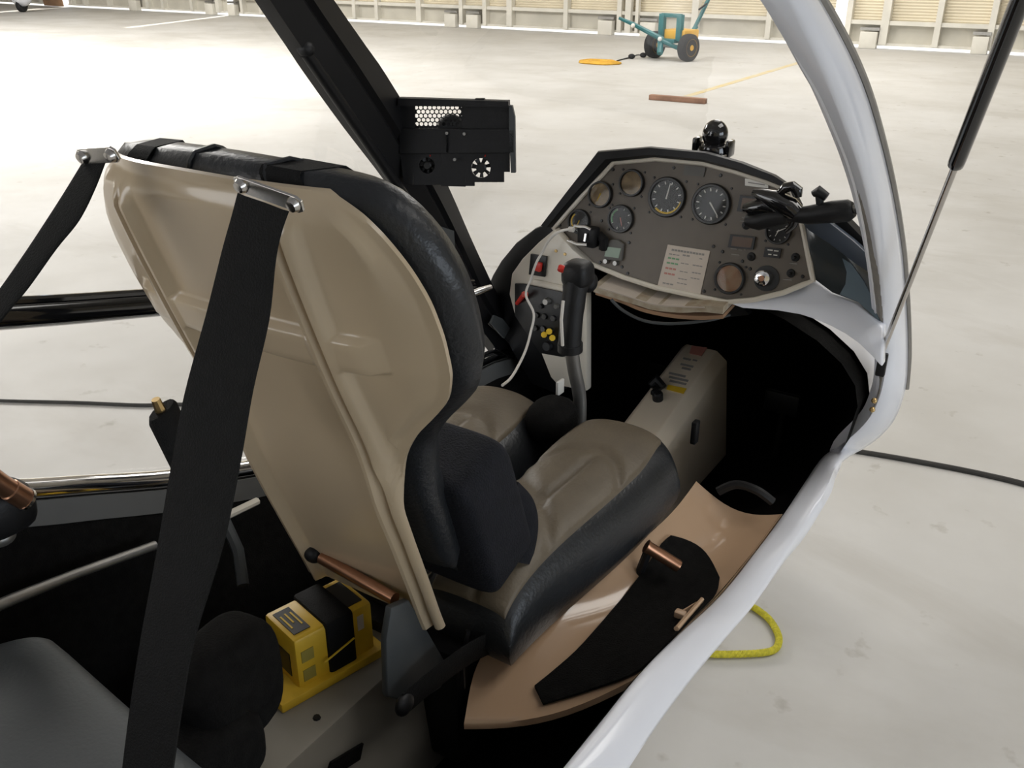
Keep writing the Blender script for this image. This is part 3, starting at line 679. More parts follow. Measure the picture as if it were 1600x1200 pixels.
def gauge(px, py, dpx, face, label=None, needles=(), marks=0, arcs=(), depth=.010):
    c = pp(px, py); r = dpx / 2 * (c - CAM).dot(Vector(ray(800, 600))) / FPX
    g = MB().lathe([(r * 1.16, .0), (r * 1.16, depth * .6), (r * 1.10, depth), (r * .98, depth), (r * .95, depth * .3)], c, PN, 32).build('gauge', 'gauge_black', IP)
    if label: lab(g, label)
    MB().lathe([(r * .97, depth * .36), (0, depth * .36)], c, PN, 32).build('dial', face, g)
    X = Vector((1, 0, 0)); Y = PN.cross(X).normalized()
    if Y.z < 0: Y = -Y
    pos = lambda ang, rr, h: c + X * math.sin(R(ang)) * rr * r + Y * math.cos(R(ang)) * rr * r + PN * h
    if marks:
        m_ = MB()
        for i in range(marks):
            a = 360 * i / marks + 15
            p_, q_ = pos(a, .72, depth * .42), pos(a, .88, depth * .42)
            m_.tube([p_, q_], .0016 * r / .04, 4)
        m_.build('dial_marks', 'mark_white', g)
    for (a, ln, m) in needles:
        MB().tube([pos(a + 180, .12, depth * .5), pos(a, ln, depth * .5)], [.0022 * r / .04, .0012 * r / .04], 5).build('needle', m, g)
    for (a0_, a1_, m, rr) in arcs:
        n = max(3, int(abs(a1_ - a0_) / 8))
        MB().tube([pos(lerp(a0_, a1_, i / n), rr, depth * .42) for i in range(n + 1)], .0028 * r / .04, 5).build('dial_arc', m, g)
    MB().lathe([(r * .97, depth * .8), (0, depth * .82)], c, PN, 24).build('glass', 'gauge_glass', g)
    for a in (45, 135, 225, 315):
        MB().lathe([(.0028, 0), (.0022, .0025), (0, .0025)], pos(a, 1.42, 0), PN, 8).build('screw', 'gauge_black', g)
    return g
gauge(939, 304, 36, 'gauge_amber_reflection', 'small gauge, amber reflection painted on its face, at the upper left of the panel', [(200, .6, 'mark_yellow')])
gauge(988, 286, 37, 'gauge_amber_reflection', 'small gauge, amber reflection painted on its face, beside the hood corner')
gauge(1043, 308, 54, 'gauge_face', 'large dial with yellow arc and white needle pointing up', [(8, .8, 'mark_white')], 12, [(100, 220, 'mark_yellow', .92)])
gauge(1112, 319, 55, 'gauge_face', 'large altimeter dial with one white needle', [(140, .8, 'mark_white')], 14)
gauge(906, 346, 33, 'gauge_face', None, [(200, .7, 'mark_yellow')], 0, [(230, 320, 'mark_yellow', .8)])
gauge(971, 342, 38, 'gauge_face', None, [(160, .6, 'mark_pink')], 8, [(240, 330, 'mark_green', .8)])
gauge(1141, 435, 43, 'gauge_copper_reflection', 'round gauge with a coppery reflection painted on its face near the lower right')
gauge(1217, 361, 36, 'gauge_face', None, [(60, .8, 'mark_white'), (200, .5, 'mark_white')], 10)
kb = MB().lathe([(.017, 0), (.017, .012), (.0155, .016), (.012, .018), (.0, .018)], pp(1194, 434), PN, 24).build('chrome_knob', 'chrome', IP)
MB().lathe([(.026, 0), (.026, .003), (.0175, .003)], pp(1198, 435), PN, 28).build('knob_bezel', 'gauge_black', kb)
MB().lathe([(.006, .0182), (.006, .0195), (0, .0195)], pp(1194, 434), PN, 14).build('knob_centre', 'copper', kb)
def plate(px, m, name, lift=.001, th=.003, parent=None, bevel=0.0):
    return MB().prism([pp(x, y, lift) for x, y in px], PN * th).build(name, m, parent or IP, bevel=bevel, smooth=False)
def quad(x0, y0, x1, y1, sk=0.10, sl=-.20):
    """panel-aligned rectangle: sk = slope of level lines, sl = lean of upright lines"""
    f = lambda x, y: (x + sl * (y - y0), y + sk * (x - x0))
    return [f(x0, y0), f(x1, y0), f(x1, y1), f(x0, y1)]
d_ = plate(quad(1143, 366, 1182, 386), 'gauge_black', 'display', th=.006); plate(quad(1147, 369, 1178, 384), 'lcd_brown', 'screen', .0065, .001, d_)
d_ = plate(quad(1158, 305, 1200, 330), 'gauge_black', 'display', th=.006); plate(quad(1162, 309, 1196, 326), 'lcd_brown', 'screen', .0065, .001, d_)
plate(quad(1071, 259, 1103, 273), 'mark_dim', 'data_plate')
l_ = plate(quad(1165, 279, 1201, 290, .12, 0), 'mark_white', 'label_strip')
MB().tube([pp(1170, 285, .0042), pp(1196, 289, .0042)], .0012, 4).build('printed_text', 'mark_grey', l_)
# placard with its lines of print
pl_q = [(1044, 382), (1110, 392), (1094, 463), (1027, 450)]
card = plate(pl_q, 'paper', 'placard', .001, .001)
def plq(u, v): # u across, v down
    a = (lerp(pl_q[0][0], pl_q[1][0], u), lerp(pl_q[0][1], pl_q[1][1], u)); b = (lerp(pl_q[3][0], pl_q[2][0], u), lerp(pl_q[3][1], pl_q[2][1], u))
    return (lerp(a[0], b[0], v), lerp(a[1], b[1], v))
def printed(lines, m):
    mb = MB()
    for (u0, u1, v, t) in lines:
        k_ = max(1, int((u1 - u0) / .07)); e = .35
        for i in range(k_):
            ua = lerp(u0, u1, i / k_); ub = lerp(u0, u1, (i + .80) / k_)
            mb.prism([pp(*plq(ua, v - t), .0021), pp(*plq(ub, v - t), .0021), pp(*plq(ub, v + t), .0021), pp(*plq(ua, v + t), .0021)], PN * .0003)
    mb.build('print', m, card, smooth=False)
printed([(.12, .90, .10, .022), (.40, .58, .18, .018), (.80, .88, .20, .012), (.08, .34, .20, .012), (.68, .92, .36, .012), (.70, .92, .52, .012), (.40, .60, .36, .010), (.42, .62, .54, .010), (.42, .64, .70, .010), (.70, .92, .64, .010), (.42, .66, .80, .010), (.10, .36, .86, .016)], 'mark_grey')
printed([(.08, .36, .29, .018), (.08, .36, .40, .018)], 'mark_green')
printed([(.08, .34, .52, .020), (.08, .34, .64, .020)], 'mark_pink')
# small green screen unit
gu = MB().prism([pp(x, y, .001) for x, y in [(948, 384), (957, 374), (968, 374), (977, 381), (974, 408), (946, 405)]], PN * .010).build('fuel_computer', 'mark_dim', IP, bevel=.003)
plate([(952, 385), (974, 388), (970, 403), (948, 400)], 'lcd_green', 'screen', .0112, .001, gu)
for q in ((949, 408), (964, 411)): MB().lathe([(.006, 0), (.005, .012), (0, .012)], pp(*q), PN, 12).build('push_button', 'dull_steel', gu)
# transponder box, switches, screws
tb = plate(quad(1197, 386, 1222, 401), 'gauge_black', 'radio_box', th=.005)
mb = MB()
for (x0, x1, y) in [(1201, 1209, 390), (1211, 1218, 391.5), (1202, 1207, 397), (1210, 1216, 398)]: mb.tube([pp(x0, y, .0065), pp(x1, y + (x1 - x0) * .1, .0065)], .0014, 4)
mb.build('printed_text', 'mark_white', tb)
for (x0, x1, y) in [(1142, 1152, 388), (1154, 1160, 390), (1163, 1166, 390), (1143, 1156, 397), (1234, 1246, 411), (1224, 1238, 436), (1160, 1172, 340), (1157, 1168, 345)]: MB().tube([pp(x0, y, .001), pp(x1, y + (x1 - x0) * .1, .001)], .0013, 4).build('printed_text', 'mark_grey', IP)
for (x, y) in [(1174, 401), (1243, 402), (1236, 427), (1166, 352)]:
    k_ = MB().lathe([(.009, 0), (.008, .004), (.0035, .005), (.003, .018), (0, .018)], pp(x, y), PN, 12).build('switch', 'black_plastic', IP)
for (x, y) in [(983, 379), (981, 427), (972, 417), (940, 345), (1053, 262), (1126, 274), (958, 265), (1100, 455), (1172, 420), (1129, 393), (1254, 432), (1160, 408), (1115, 385), (875, 352), (938, 410), (1218, 293)]:
    MB().lathe([(.0038, 0), (.003, .003), (0, .003)], pp(x, y), PN, 8).build('screw', 'gauge_black', IP)

# right shoulder of the coaming
MB().prism([HY(x, y, 1.795) for x, y in [(1255, 345), (1284, 346), (1326, 376), (1376, 436), (1378, 508), (1340, 473), (1300, 458), (1272, 437)]], (0, .02, 0)).build('side_coaming', 'coaming_gloss', AIR, bevel=.004)
mat('slate_reflection', (0.16, 0.21, 0.25), 0.25, noise=0.08, nscale=12)
MB().prism([HY(x, y, 1.792) for x, y in [(1316, 404), (1330, 412), (1350, 440), (1369, 478), (1374, 502), (1340, 471), (1312, 460), (1321, 444), (1323, 425)]], (0, .006, 0)).build('side_reflection_wedge', 'slate_reflection', AIR, smooth=False)  # lighter wedge stands in for an outside reflection on the glossy coaming
MB().prism([HY(x, y, 1.775) for x, y in [(1250, 345), (1272, 336), (1290, 343), (1333, 376), (1374, 414), (1376, 440), (1335, 412), (1296, 382), (1262, 360)]], (0, .018, 0)).build('side_reflection_band', 'slate', AIR, bevel=.004)  # slate band modelled in place of a reflection along the coaming top
MB().prism([HY(x, y, 1.80) for x, y in [(1300, 346), (1322, 345), (1348, 372), (1378, 420), (1340, 390)]], (0, .03, 0)).build('hood_end', 'black_plastic', AIR, smooth=False)

# compass on the hood
cb = HY(1115, 236, 1.93)
cp = thing('compass', 'glossy black domed compass standing on top of the panel hood', 'compass', cb)
sc = .030 / .030
MB().lathe([(.030, -.065), (.036, -.012), (.037, .004), (.034, .014), (.027, .018), (0, .018)], cb, (0, -.05, 1), 28).build('base', 'black_gloss', cp)
MB().ell(cb + Vector((0, 0, .036)), (.0275, .0275, .030), None, 24, 14).build('dome', 'black_gloss', cp)
for sx in (-1, 1):
    MB().box(cb + Vector((sx * .037, -.004, .010)), (.012, .036, .036)).build('bracket', 'black_gloss', cp, bevel=.005)
MB().tube([cb + Vector((.02, -.03, -.006)), cb + Vector((.04, -.03, .0))], .002, 6).build('trim_screw', 'steel', cp)

# tablet clamp in front of the right end of the panel
CY = 1.70
def cq(x, y, d=0.0): return HY(x, y, CY - d)
tm = thing('tablet_clamp', 'black jointed device clamp hanging in front of the right end of the panel', 'clamp', cq(1255, 345))
MB().tube([cq(1232, 336), cq(1262, 336), cq(1300, 331), cq(1326, 329), cq(1334, 327)], [.012, .017, .020, .020, .014], 14).build('arm', 'black_plastic', tm)
MB().tube([cq(1334, 326), cq(1342, 324)], .007, 10).build('end_screw', 'dull_steel', tm)
MB().lathe([(.011, -.004), (.013, 0), (.011, .004)], cq(1342, 324), (1, 0, 0), 12).build('end_knob', 'black_plastic', tm)
MB().tube([cq(1176, 300), cq(1190, 305), cq(1210, 312), cq(1235, 325), cq(1246, 334)], [.006, .013, .018, .020, .016], 12).build('jaw', 'black_gloss', tm)
MB().tube([cq(1162, 325), cq(1178, 325), cq(1195, 322), cq(1215, 330)], [.008, .015, .016, .012], 12).build('jaw', 'black_gloss', tm)
MB().tube([cq(1166, 345), cq(1185, 345), cq(1205, 340), cq(1228, 338)], [.012, .018, .018, .014], 12).build('ball_joint', 'black_plastic', tm)
MB().tube([cq(1216, 303, .0), cq(1228, 293), cq(1238, 291), cq(1247, 298), cq(1248, 308)], [.006, .010, .010, .010, .006], 10).build('thumb_lever', 'black_gloss', tm)
MB().tube([cq(1270, 303), cq(1278, 299), cq(1292, 308)], [.006, .011, .008], 10).build('knob', 'black_plastic', tm)
MB().tube([cq(1280, 306), cq(1282, 326)], .007, 8).build('knob_stem', 'black_plastic', tm)
MB().tube([cq(1247, 332), cq(1240, 352), cq(1228, 362)], [.010, .007, .005], 10).build('clip', 'black_gloss', tm)

# device holder with chrome edges and the white lead
dh = thing('device_holder', 'black device holder with bright metal edges on the left of the panel', 'holder', pp(922, 372, .03))
MB().box(pp(927, 369, .022), (.045, .03, .045)).build('body', 'black_plastic', dh, bevel=.006)
MB().tube([pp(912, 352, .045), pp(930, 354, .045), pp(938, 358, .045)], .0035, 8).build('top_edge', 'chrome', dh)
MB().tube([pp(902, 374, .045), pp(916, 380, .045), pp(932, 381, .045)], .0035, 8).build('lower_edge', 'chrome', dh)
MB().tube([pp(930, 364, .045), pp(928, 376, .045)], .003, 8).build('side_edge', 'steel', dh)
MB().tube([pp(906, 357, .05), pp(913, 358, .05)], .006, 8).build('plug', 'wire_white', dh)
MB().tube([pp(940, 368, .01), pp(950, 374, .02), pp(946, 388, .01)], .011, 8).build('arm', 'black_plastic', dh)
wp = [pp(908, 357, .05), pp(897, 361, .07), pp(882, 373, .07), pp(868, 392, .06), pp(858, 410, .06), pp(847, 433, .05), pp(839, 458, .05), HY(834, 490, 1.70), HY(829, 520, 1.68), HY(821, 548, 1.62), HY(808, 575, 1.55), HY(797, 592, 1.48), HY(785, 602, 1.42)]
tag(MB().tube(spline(wp, 6), .0030, 8).build('charging_lead', 'wire_white'), 'thin white charging lead hanging from the panel past the stick', 'cable')

# folded charts and a wire tucked under the panel
fm = thing('folded_charts', 'worn brown folded charts tucked on the ledge under the panel', 'chart', HY(1030, 480, 1.74))
def mp_strip(top, th, Y0, name, m, depth):
    T = spline([HY(x, y, Y0) for x, y in top], 5)
    MB().slab([[p, p + Vector((0, depth, .012))] for p in T], (0, .002, -th)).build(name, m, fm)
mp_strip([(927, 446), (960, 456), (1000, 468), (1020, 474), (1060, 478), (1100, 477), (1130, 480)], .016, 1.74, 'sheet', 'map_paper', .10)
mp_strip([(930, 455), (970, 468), (1005, 482), (1050, 491), (1095, 494), (1130, 492)], .009, 1.745, 'sheet', 'brown_board', .10)
mp_strip([(935, 449), (975, 461), (1020, 475), (1070, 479), (1100, 480)], .003, 1.737, 'sheet', 'paper', .10)
tag(MB().tube(spline([HY(955, 468, 1.73), HY(972, 484, 1.73), HY(1000, 499, 1.73), HY(1030, 505, 1.73), HY(1065, 505, 1.74), HY(1110, 500, 1.76), HY(1140, 492, 1.80)], 5), .0035, 8).build('loose_wire', 'bracket_grey'), 'grey wire drooping below the folded charts', 'wire')
MB().prism([HY(x, y, 1.83) for x, y in [(920, 425), (1000, 452), (1100, 472), (1160, 478), (1170, 492), (1100, 500), (1000, 478), (925, 447)]], (0, .02, 0)).build('under_panel_ledge', 'black_plastic', AIR, smooth=False)

# ------------------------------------------------------------------ fan box on the left pillar
nb_ = Vector((math.sin(R(23)), -math.cos(R(23)), 0)); p0b = Vector((-.375, 1.40, 1.32))
def bx(x, y, lift=0.0): return HP(x, y, p0b, nb_) + nb_ * lift
FB = thing('fan_box', 'black electronics tray with honeycomb grille and two small fans on the left pillar', 'electronics', bx(716, 290))
def bpl(px, name, m='black_plastic', lift=0.0, th=.004, parent=None, bevel=0.0):
    return MB().prism([bx(x, y, lift) for x, y in px], nb_ * th).build(name, m, parent or FB, bevel=bevel, smooth=False)
bpl([(626, 151), (797, 156), (797, 165), (626, 163)], 'top_rail', th=.02)
bpl([(744, 153), (758, 153), (758, 157), (744, 157)], 'top_tab', th=.01)
bpl([(626, 163), (649, 163), (649, 201), (626, 201)], 'side_plate')
bpl([(724, 164), (799, 165), (803, 182), (803, 201), (724, 201)], 'front_plate', th=.006)
bpl([(626, 200), (806, 200), (806, 238), (626, 239)], 'front_plate', th=.012, bevel=.002)
bpl([(797, 163), (802, 164), (806, 182), (807, 268), (800, 268), (797, 200)], 'side_flange', 'bracket_grey', lift=.002, th=.010)
bpl([(700, 202), (702, 202), (702, 236), (700, 236)], 'rib', 'black_gloss', .012, .003)
for q in ((701, 206), (728, 207), (713, 247)): MB().lathe([(.003, 0), (.003, .004), (0, .004)], bx(*q, .012), nb_, 8).build('screw', 'dull_steel', FB)
bpl([(626, 239), (646, 239), (646, 288), (632, 287)], 'bottom_plate'); bpl([(690, 238), (728, 238), (728, 291), (690, 290)], 'bottom_plate')
bpl([(778, 238), (797, 238), (797, 268), (788, 268), (788, 284), (778, 284)], 'bottom_plate'); bpl([(728, 284), (742, 284), (742, 290), (728, 290)], 'bottom_plate')
def fan(cx, cy, rpx, x0, y0, x1, y1):
    n = 24; c = bx(cx, cy); mb = MB(); U = (bx(cx + 10, cy) - c).normalized(); V = Vector((0, 0, 1)); r = rpx * (c - CAM).dot(ray(800, 600)) / FPX
    cyc = []
    for i in range(n):
        a = 2 * math.pi * i / n; cyc.append(c + U * math.cos(a) * r + V * math.sin(a) * r)
    w2, h2 = [(bx(x1, cy) - c).length, (bx(x0, cy) - c).length], [(bx(cx, y0) - c).length, (bx(cx, y1) - c).length]
    sq = []
    for i in range(n):
        a = 2 * math.pi * i / n; ca, sa = math.cos(a), math.sin(a); k_ = 1 / max(abs(ca), abs(sa))
        sq.append(c + U * ca * k_ * (w2[0] if ca > 0 else w2[1]) + V * sa * k_ * (h2[0] if sa > 0 else h2[1]))
    v = cyc + sq + [p + nb_ * .004 for p in cyc] + [p + nb_ * .004 for p in sq]; f = []
    for i in range(n):
        j = (i + 1) % n
        f += [(i, j, n + j, n + i), (2 * n + i, 3 * n + i, 3 * n + j, 2 * n + j), (i, 2 * n + i, 2 * n + j, j), (n + i, n + j, 3 * n + j, 3 * n + i)]
    mb.add(v, f); pl_ = mb.build('fan_plate', 'black_plastic', FB, smooth=False)
    MB().lathe([(r * .52, -.004), (r * .52, .003), (r * .4, .005), (0, .005)], c, nb_, 18).build('fan_hub', 'gauge_black', pl_)
    for k_ in range(7):
        a = 2 * math.pi * k_ / 7 + .3; e = U * math.cos(a) + V * math.sin(a); t_ = -U * math.sin(a) + V * math.cos(a)
        MB().slab([[c + e * r * .5 - t_ * r * .16 - nb_ * .003, c + e * r * .97 - t_ * r * .28 - nb_ * .003], [c + e * r * .5 + t_ * r * .16 + nb_ * .001, c + e * r * .97 + t_ * r * .18 + nb_ * .002]], nb_ * .001).build('fan_blade', 'black_plastic', pl_, smooth=False)
    MB().tube([c + (U * .3 + V * .9) * r, c + (U * .5 + V * 1.3) * r + nb_ * .005], .0012, 5).build('red_lead', 'red_plastic', pl_)
fan(668, 258, 12.5, 646, 238.5, 690, 288); fan(752, 262, 15.5, 728, 238, 778, 284)
bpl([(650, 241), (690, 241), (690, 284), (652, 283)], 'fan_backing', 'gauge_black', lift=-.03, th=.004)
# honeycomb grille: real holes
c = bx(686, 181); U = (bx(696, 181) - c).normalized(); V = Vector((0, 0, 1)); k_ = (c - CAM).dot(ray(800, 600)) / FPX; s_ = 7.25 * k_
mb = MB(); hx = s_ / math.sqrt(3)
for j in range(-3, 4):
    for i in range(-6, 7):
        cx = (i + (.5 if j % 2 else 0)) * s_; cy = j * s_ * .866
        if abs(cx) > 40 * k_ or abs(cy) > 19 * k_: continue
        cc = c + U * cx + V * cy; v = []; f = []
        hole = .41 * s_ if (abs(cx + 2 * k_) < 36 * k_ and abs(cy) < 17.5 * k_) else .05 * s_
        for q in range(12):
            a = 2 * math.pi * q / 12 + math.pi / 6; rh = hx if q % 2 == 0 else hx * .866
            v.append(cc + (U * math.cos(a) + V * math.sin(a)) * rh)
        for q in range(12):
            a = 2 * math.pi * q / 12 + math.pi / 6; v.append(cc + (U * math.cos(a) + V * math.sin(a)) * hole)
        f = [(q, (q + 1) % 12, 12 + (q + 1) % 12, 12 + q) for q in range(12)]
        mb.add(v, f)
mb.build('grille', 'black_plastic', FB, smooth=False)
MB().ell(bx(703, 203, -.02), (.034, .015, .026)).build('heat_sink', 'black_plastic', FB)
MB().tube([bx(628, 165, -.01), bx(632, 240, -.01), bx(640, 284, -.01)], .010, 8).build('pillar_clamp', 'black_plastic', FB)

# ------------------------------------------------------------------ front seat
FS = thing('front_seat', 'front pilot seat with cream moulded shell back and grey-topped black leather cushions', 'seat', (0, 1.1, .45))
def eb(z): return .82 - .349 * (z - .83)
SN = Vector((0, -.944, -.33)); SU = Vector((0, -.33, .944))
WT = [(.80, .132), (.86, .135), (.95, .138), (1.02, .139), (1.06, .144), (1.10, .154), (1.135, .175), (1.17, .208), (1.20, .234), (1.24, .250), (1.29, .254), (1.332, .250), (1.365, .238), (1.392, .221), (1.412, .204), (1.428, .184), (1.442, .150)]
def ws(z):
    return (interp(z - .010, WT) + interp(z, WT) + interp(z + .010, WT)) / 3
ZB, ZTOP = .770, 1.440
def wrap(u, z): return .036 * abs(u) ** 2.5 * sstep(1.0, 1.2, z)
def cols(w_):
    """column positions across the shell, aligned with the moulded ribs"""
    bc = min(.122, w_ - .016)
    br = [0, bc - .026, bc - .016, bc - .006, bc - .002, bc + .002, bc + .006, bc + .016, bc + .024, max(bc + .025, min(.19, w_ - .030)), max(bc + .0255, min(.20, w_ - .026)), w_ - .014, w_]
    br = [min(x, w_ - .0004 * (len(br) - 1 - k_)) for k_, x in enumerate(br)]
    n = [8, 2, 2, 2, 2, 2, 2, 2, 3, 2, 2, 3]
    out = []
    for k in range(len(br) - 1):
        for q in range(n[k]): out.append(lerp(br[k], br[k + 1], q / n[k]))
    out.append(w_); return [-x for x in reversed(out[1:])] + out, bc
zs_ = []
zbr = [(ZB, 1.236, 40), (1.236, 1.246, 4), (1.246, 1.281, 4), (1.281, 1.291, 4), (1.291, ZTOP - .050, 12), (ZTOP - .050, ZTOP, 14)]
for z0_, z1_, n in zbr: zs_ += [lerp(z0_, z1_, q / n) for q in range(n)]
zs_.append(ZTOP)
rows = []
for z in zs_:
    w_ = ws(z); cs_, bc = cols(w_); row = []
    for a in cs_:
        u = a / w_; z2 = z + .008 * (1 - u * u) * sstep(1.25, ZTOP, z); m_ = w_ - abs(a); d_ = abs(abs(a) - bc)
        h = .009 * sstep(.012, .026, m_) * sstep(.010, .030, ZTOP - z)
        fade = sstep(.018, .045, ZTOP - z)
        h += (.015 * (1 - sstep(.010, .023, d_)) - .007 * (1 - sstep(.002, .006, d_))) * fade
        hp = sstep(1.236, 1.245, z) * (1 - sstep(1.282, 1.291, z)) * (1 - sstep(.172, .200, abs(a))) * (1 - .9 * (1 - sstep(.006, .016, d_)))
        h = max(h, .021 * hp) if hp > 0 else h
        row.append(Vector((a, eb(z2) + wrap(u, z), z2)) + SN * h)
    rows.append(row)
MB().slab(rows, -SN * .005).build('back_shell', 'cream_shell', FS, sharp=50)
# black leather back cushion, its rim showing all round the shell
def cush(u, v, front):
    z = lerp(.86, ZTOP - .006, v); wd = ws(z) + .020
    p = Vector((u * wd, eb(z) + wrap(u, z), z + .012 * (1 - u * u) * sstep(1.25, ZTOP, z)))
    T = (max(0, 1 - abs(u) ** 7) ** .5) * (max(0, 1 - abs(2 * v - 1) ** 12) ** .5)
    return p - SN * (.034 + (.055 * T if front else -.020 * T))
g1 = [[cush(-1 + 2 * j / 40, i / 50, True) for j in range(41)] for i in range(51)]
g0 = [[cush(-1 + 2 * j / 40, i / 50, False) for j in range(41)] for i in range(51)]
BC = MB().grid(g1).grid(g0).build('back_cushion', 'black_leather', FS, sharp=80)
for u in (-.12, .42):
    path = [cush(u, .93 + .07 * k / 6, True) for k in range(7)] + [cush(u, 1 - .03 * k / 4, False) for k in range(5)]
    MB().tube(path, .003, 6).build('seam', 'black_leather', BC)
# lumbar pad
def rpad(c, r, M, p=.35): return MB().ell(c, r, M, 32, 20, p)
Ms = Matrix((Vector((1, 0, 0)), -SN, SU)).transposed()
zc = .925
MB().ell(Vector((0, eb(zc) + .120, zc)), (.190, .058, .118), Ms, 40, 28, .20).build('lumbar_pad', 'navy_fabric', FS, sharp=80)
# two thigh cushions
def thigh(ac, sgn):
    W_, L_, bc, z0 = .120, .285, 1.185, .745
    def hgt(X, Y): return z0 + .092 * (max(0, 1 - abs(X) ** 3.2) ** .5) * (max(0, 1 - abs(Y) ** 4) ** .5) + .028 * Y
    def pos(X, Y, d=0.0):
        fr = 1 - .30 * sstep(.55, 1.0, Y) * abs(X) ** 2
        ow = lerp(.55, 1.0, sstep(-1.1, .55, Y)) if X * sgn > 0 else 1.0
        return Vector((ac + X * W_ * ow, bc + Y * L_ * fr, hgt(X, Y) + d))
    n, m_ = 36, 44; S = lambda t: math.copysign(abs(t) ** .8, t)
    top = [[pos(S(-1 + 2 * j / n), S(-1 + 2 * i / m_)) for j in range(n + 1)] for i in range(m_ + 1)]
    mb = MB(); mb.grid(top)
    loop = [top[0][j] for j in range(n + 1)] + [top[i][n] for i in range(1, m_ + 1)] + [top[m_][j] for j in range(n - 1, -1, -1)] + [top[i][0] for i in range(m_ - 1, 0, -1)]
    md = [Vector((lerp(p.x, ac, -.02), lerp(p.y, bc, -.01), p.z - .022)) for p in loop]
    lo = [Vector((lerp(p.x, ac, .10), lerp(p.y, bc, .05), p.z - .050)) for p in loop]
    mb.grid([loop, md, lo], True); mb.add(lo, [tuple(range(len(lo)))])
    body = mb.build('thigh_cushion', 'black_leather', FS, sharp=60)
    rows = []
    for i in range(61):
        Y = -.95 + 1.72 * i / 60; row = []
        for j in range(37):
            X = -.72 + 1.44 * j / 36
            X2 = X * (1 - .15 * sstep(.3, .85, Y)); p = pos(X2, Y, .0085)
            gr = math.exp(-((X - .10 * math.sin(Y * 2.5)) / .07) ** 2) * (1 - sstep(.10, .40, Y))
            gr += math.exp(-((Y - .34 + .45 * X * X) / .045) ** 2) + .8 * math.exp(-((Y + .30 + .35 * X * sgn) / .05) ** 2)
            p.z -= .0072 * min(1, gr)
            row.append(p)
        rows.append(row)
    MB().slab(rows, (0, 0, -.012)).build('top_panel', 'grey_leather', body, sharp=80)
thigh(.135, 1); thigh(-.135, -1)
MB().box((0, 1.14, .66), (.10, .46, .10)).build('cushion_bridge', 'grey_leather', FS, bevel=.02)
MB().box((0, 1.16, .565), (.25, .58, .23)).build('seat_pan', 'black_plastic', FS, bevel=.015)
# steel strap plates and hinge tube
def sp(x, y, lift): return hit(x, y, lambda p: p.y - (eb(p.z) - lift))
def bplate(a, b, hw, m, lift):
    A, B = sp(*a, lift), sp(*b, lift); d = (B - A).normalized(); nrm = d.cross(SN).normalized()
    P = [A - d * .006 - nrm * hw * .6, A - d * .006 + nrm * hw * .6, A + nrm * hw, B + nrm * hw, B + d * .006 + nrm * hw * .6, B + d * .006 - nrm * hw * .6, B - nrm * hw, A - nrm * hw]
    o_ = MB().prism(P, SN * .003).build('strap_plate', m, FS, bevel=.0006, smooth=False)
    for q in (A + d * .003, B - d * .003):
        MB().lathe([(.0075, .002), (.0075, .004), (.0055, .008), (0, .009)], q, SN, 12).build('bolt', 'steel', o_)
bplate((377, 286), (467, 318), .0085, 'steel', .030)
bplate((131, 243), (180, 240), .0085, 'steel', .030)
p_, q_ = HY(503, 872, .81), HY(617, 936, .795)
MB().tube([p_, lerp(p_, q_, .5), q_], .0095, 12).build('hinge_tube', 'copper', FS)
MB().ell(HY(489, 866, .81), (.016, .012, .014)).build('hinge_end', 'black_plastic', FS)
MB().prism([HX(x, y, .105) for x, y in [(612, 950), (640, 938), (668, 985), (700, 1040), (690, 1075), (650, 1100), (606, 1090), (604, 1000)]], (-.012, 0, 0)).build('side_bracket', 'bracket_grey', FS, bevel=.003)
MB().tube([HX(731, 985, .135), HX(722, 1040, .135), HX(724, 1075, .135)], .004, 6).build('adjuster_rod', 'black_plastic', FS)

# ------------------------------------------------------------------ belts
def belt(name, label, L_, R_, g, m='webbing', th=.002, over=None, tail=.3):
    t_ = thing(name, label, 'seat belt')
    A = spline(run_on([hit(x, y, g) for x, y in L_], tail), 5); B = spline(run_on([hit(x, y, g) for x, y in R_], tail), 5)
    t_.location = (A[-1] + B[-1]) / 2
    def nrm(p): return Vector((0, -th, th * .4))
    MB().slab([[a, lerp(a, b, .12) + Vector((0, -.001, 0)), lerp(a, b, .5), lerp(a, b, .88) + Vector((0, -.001, 0)), b] for a, b in zip(A, B)], nrm).build('webbing', m, t_)
    if over:
        uc, hw = over
        rows = []
        for k in range(9): rows.append([cush(uc - hw, 1 - .03 * (8 - k) / 8, False) + SN * .003, cush(uc + hw, 1 - .03 * (8 - k) / 8, False) + SN * .003])
        for k in range(1, 14): rows.append([cush(uc - hw, 1 - .35 * k / 13, True) - SN * .003, cush(uc + hw, 1 - .35 * k / 13, True) - SN * .003])
        MB().slab(rows, Vector((0, .001, .002))).build('over_seat_webbing', m, t_)
    return t_
belt('shoulder_belt', 'wide black shoulder belt hanging down behind the seat from the brown-looking steel plate',
     [(374, 302), (364, 340), (350, 390), (325, 490), (290, 620), (268, 740), (246, 870), (222, 1000), (205, 1110), (190, 1230)],
     [(452, 330), (440, 365), (431, 410), (421, 500), (396, 610), (376, 725), (350, 850), (305, 1000), (285, 1110), (268, 1230)],
     lambda p: p.y - (.565 - .45 * (1.45 - p.z)), over=(.52, .12), tail=.03)
belt('shoulder_belt', 'narrow black shoulder belt stretched from the left corner of the seat top',
     [(133, 252), (105, 298), (75, 345), (40, 398), (0, 455), (-50, 520)], [(166, 252), (148, 298), (124, 345), (88, 390), (45, 450), (0, 505)],
     lambda p: p.y - (.575 - 1.1 * (1.45 - p.z)), over=(-.60, .12), tail=.42)
lb = thing('lap_belt', 'black lap belt running from the floor bracket up beside the lumbar pad', 'seat belt', HX(648, 1082, .14))
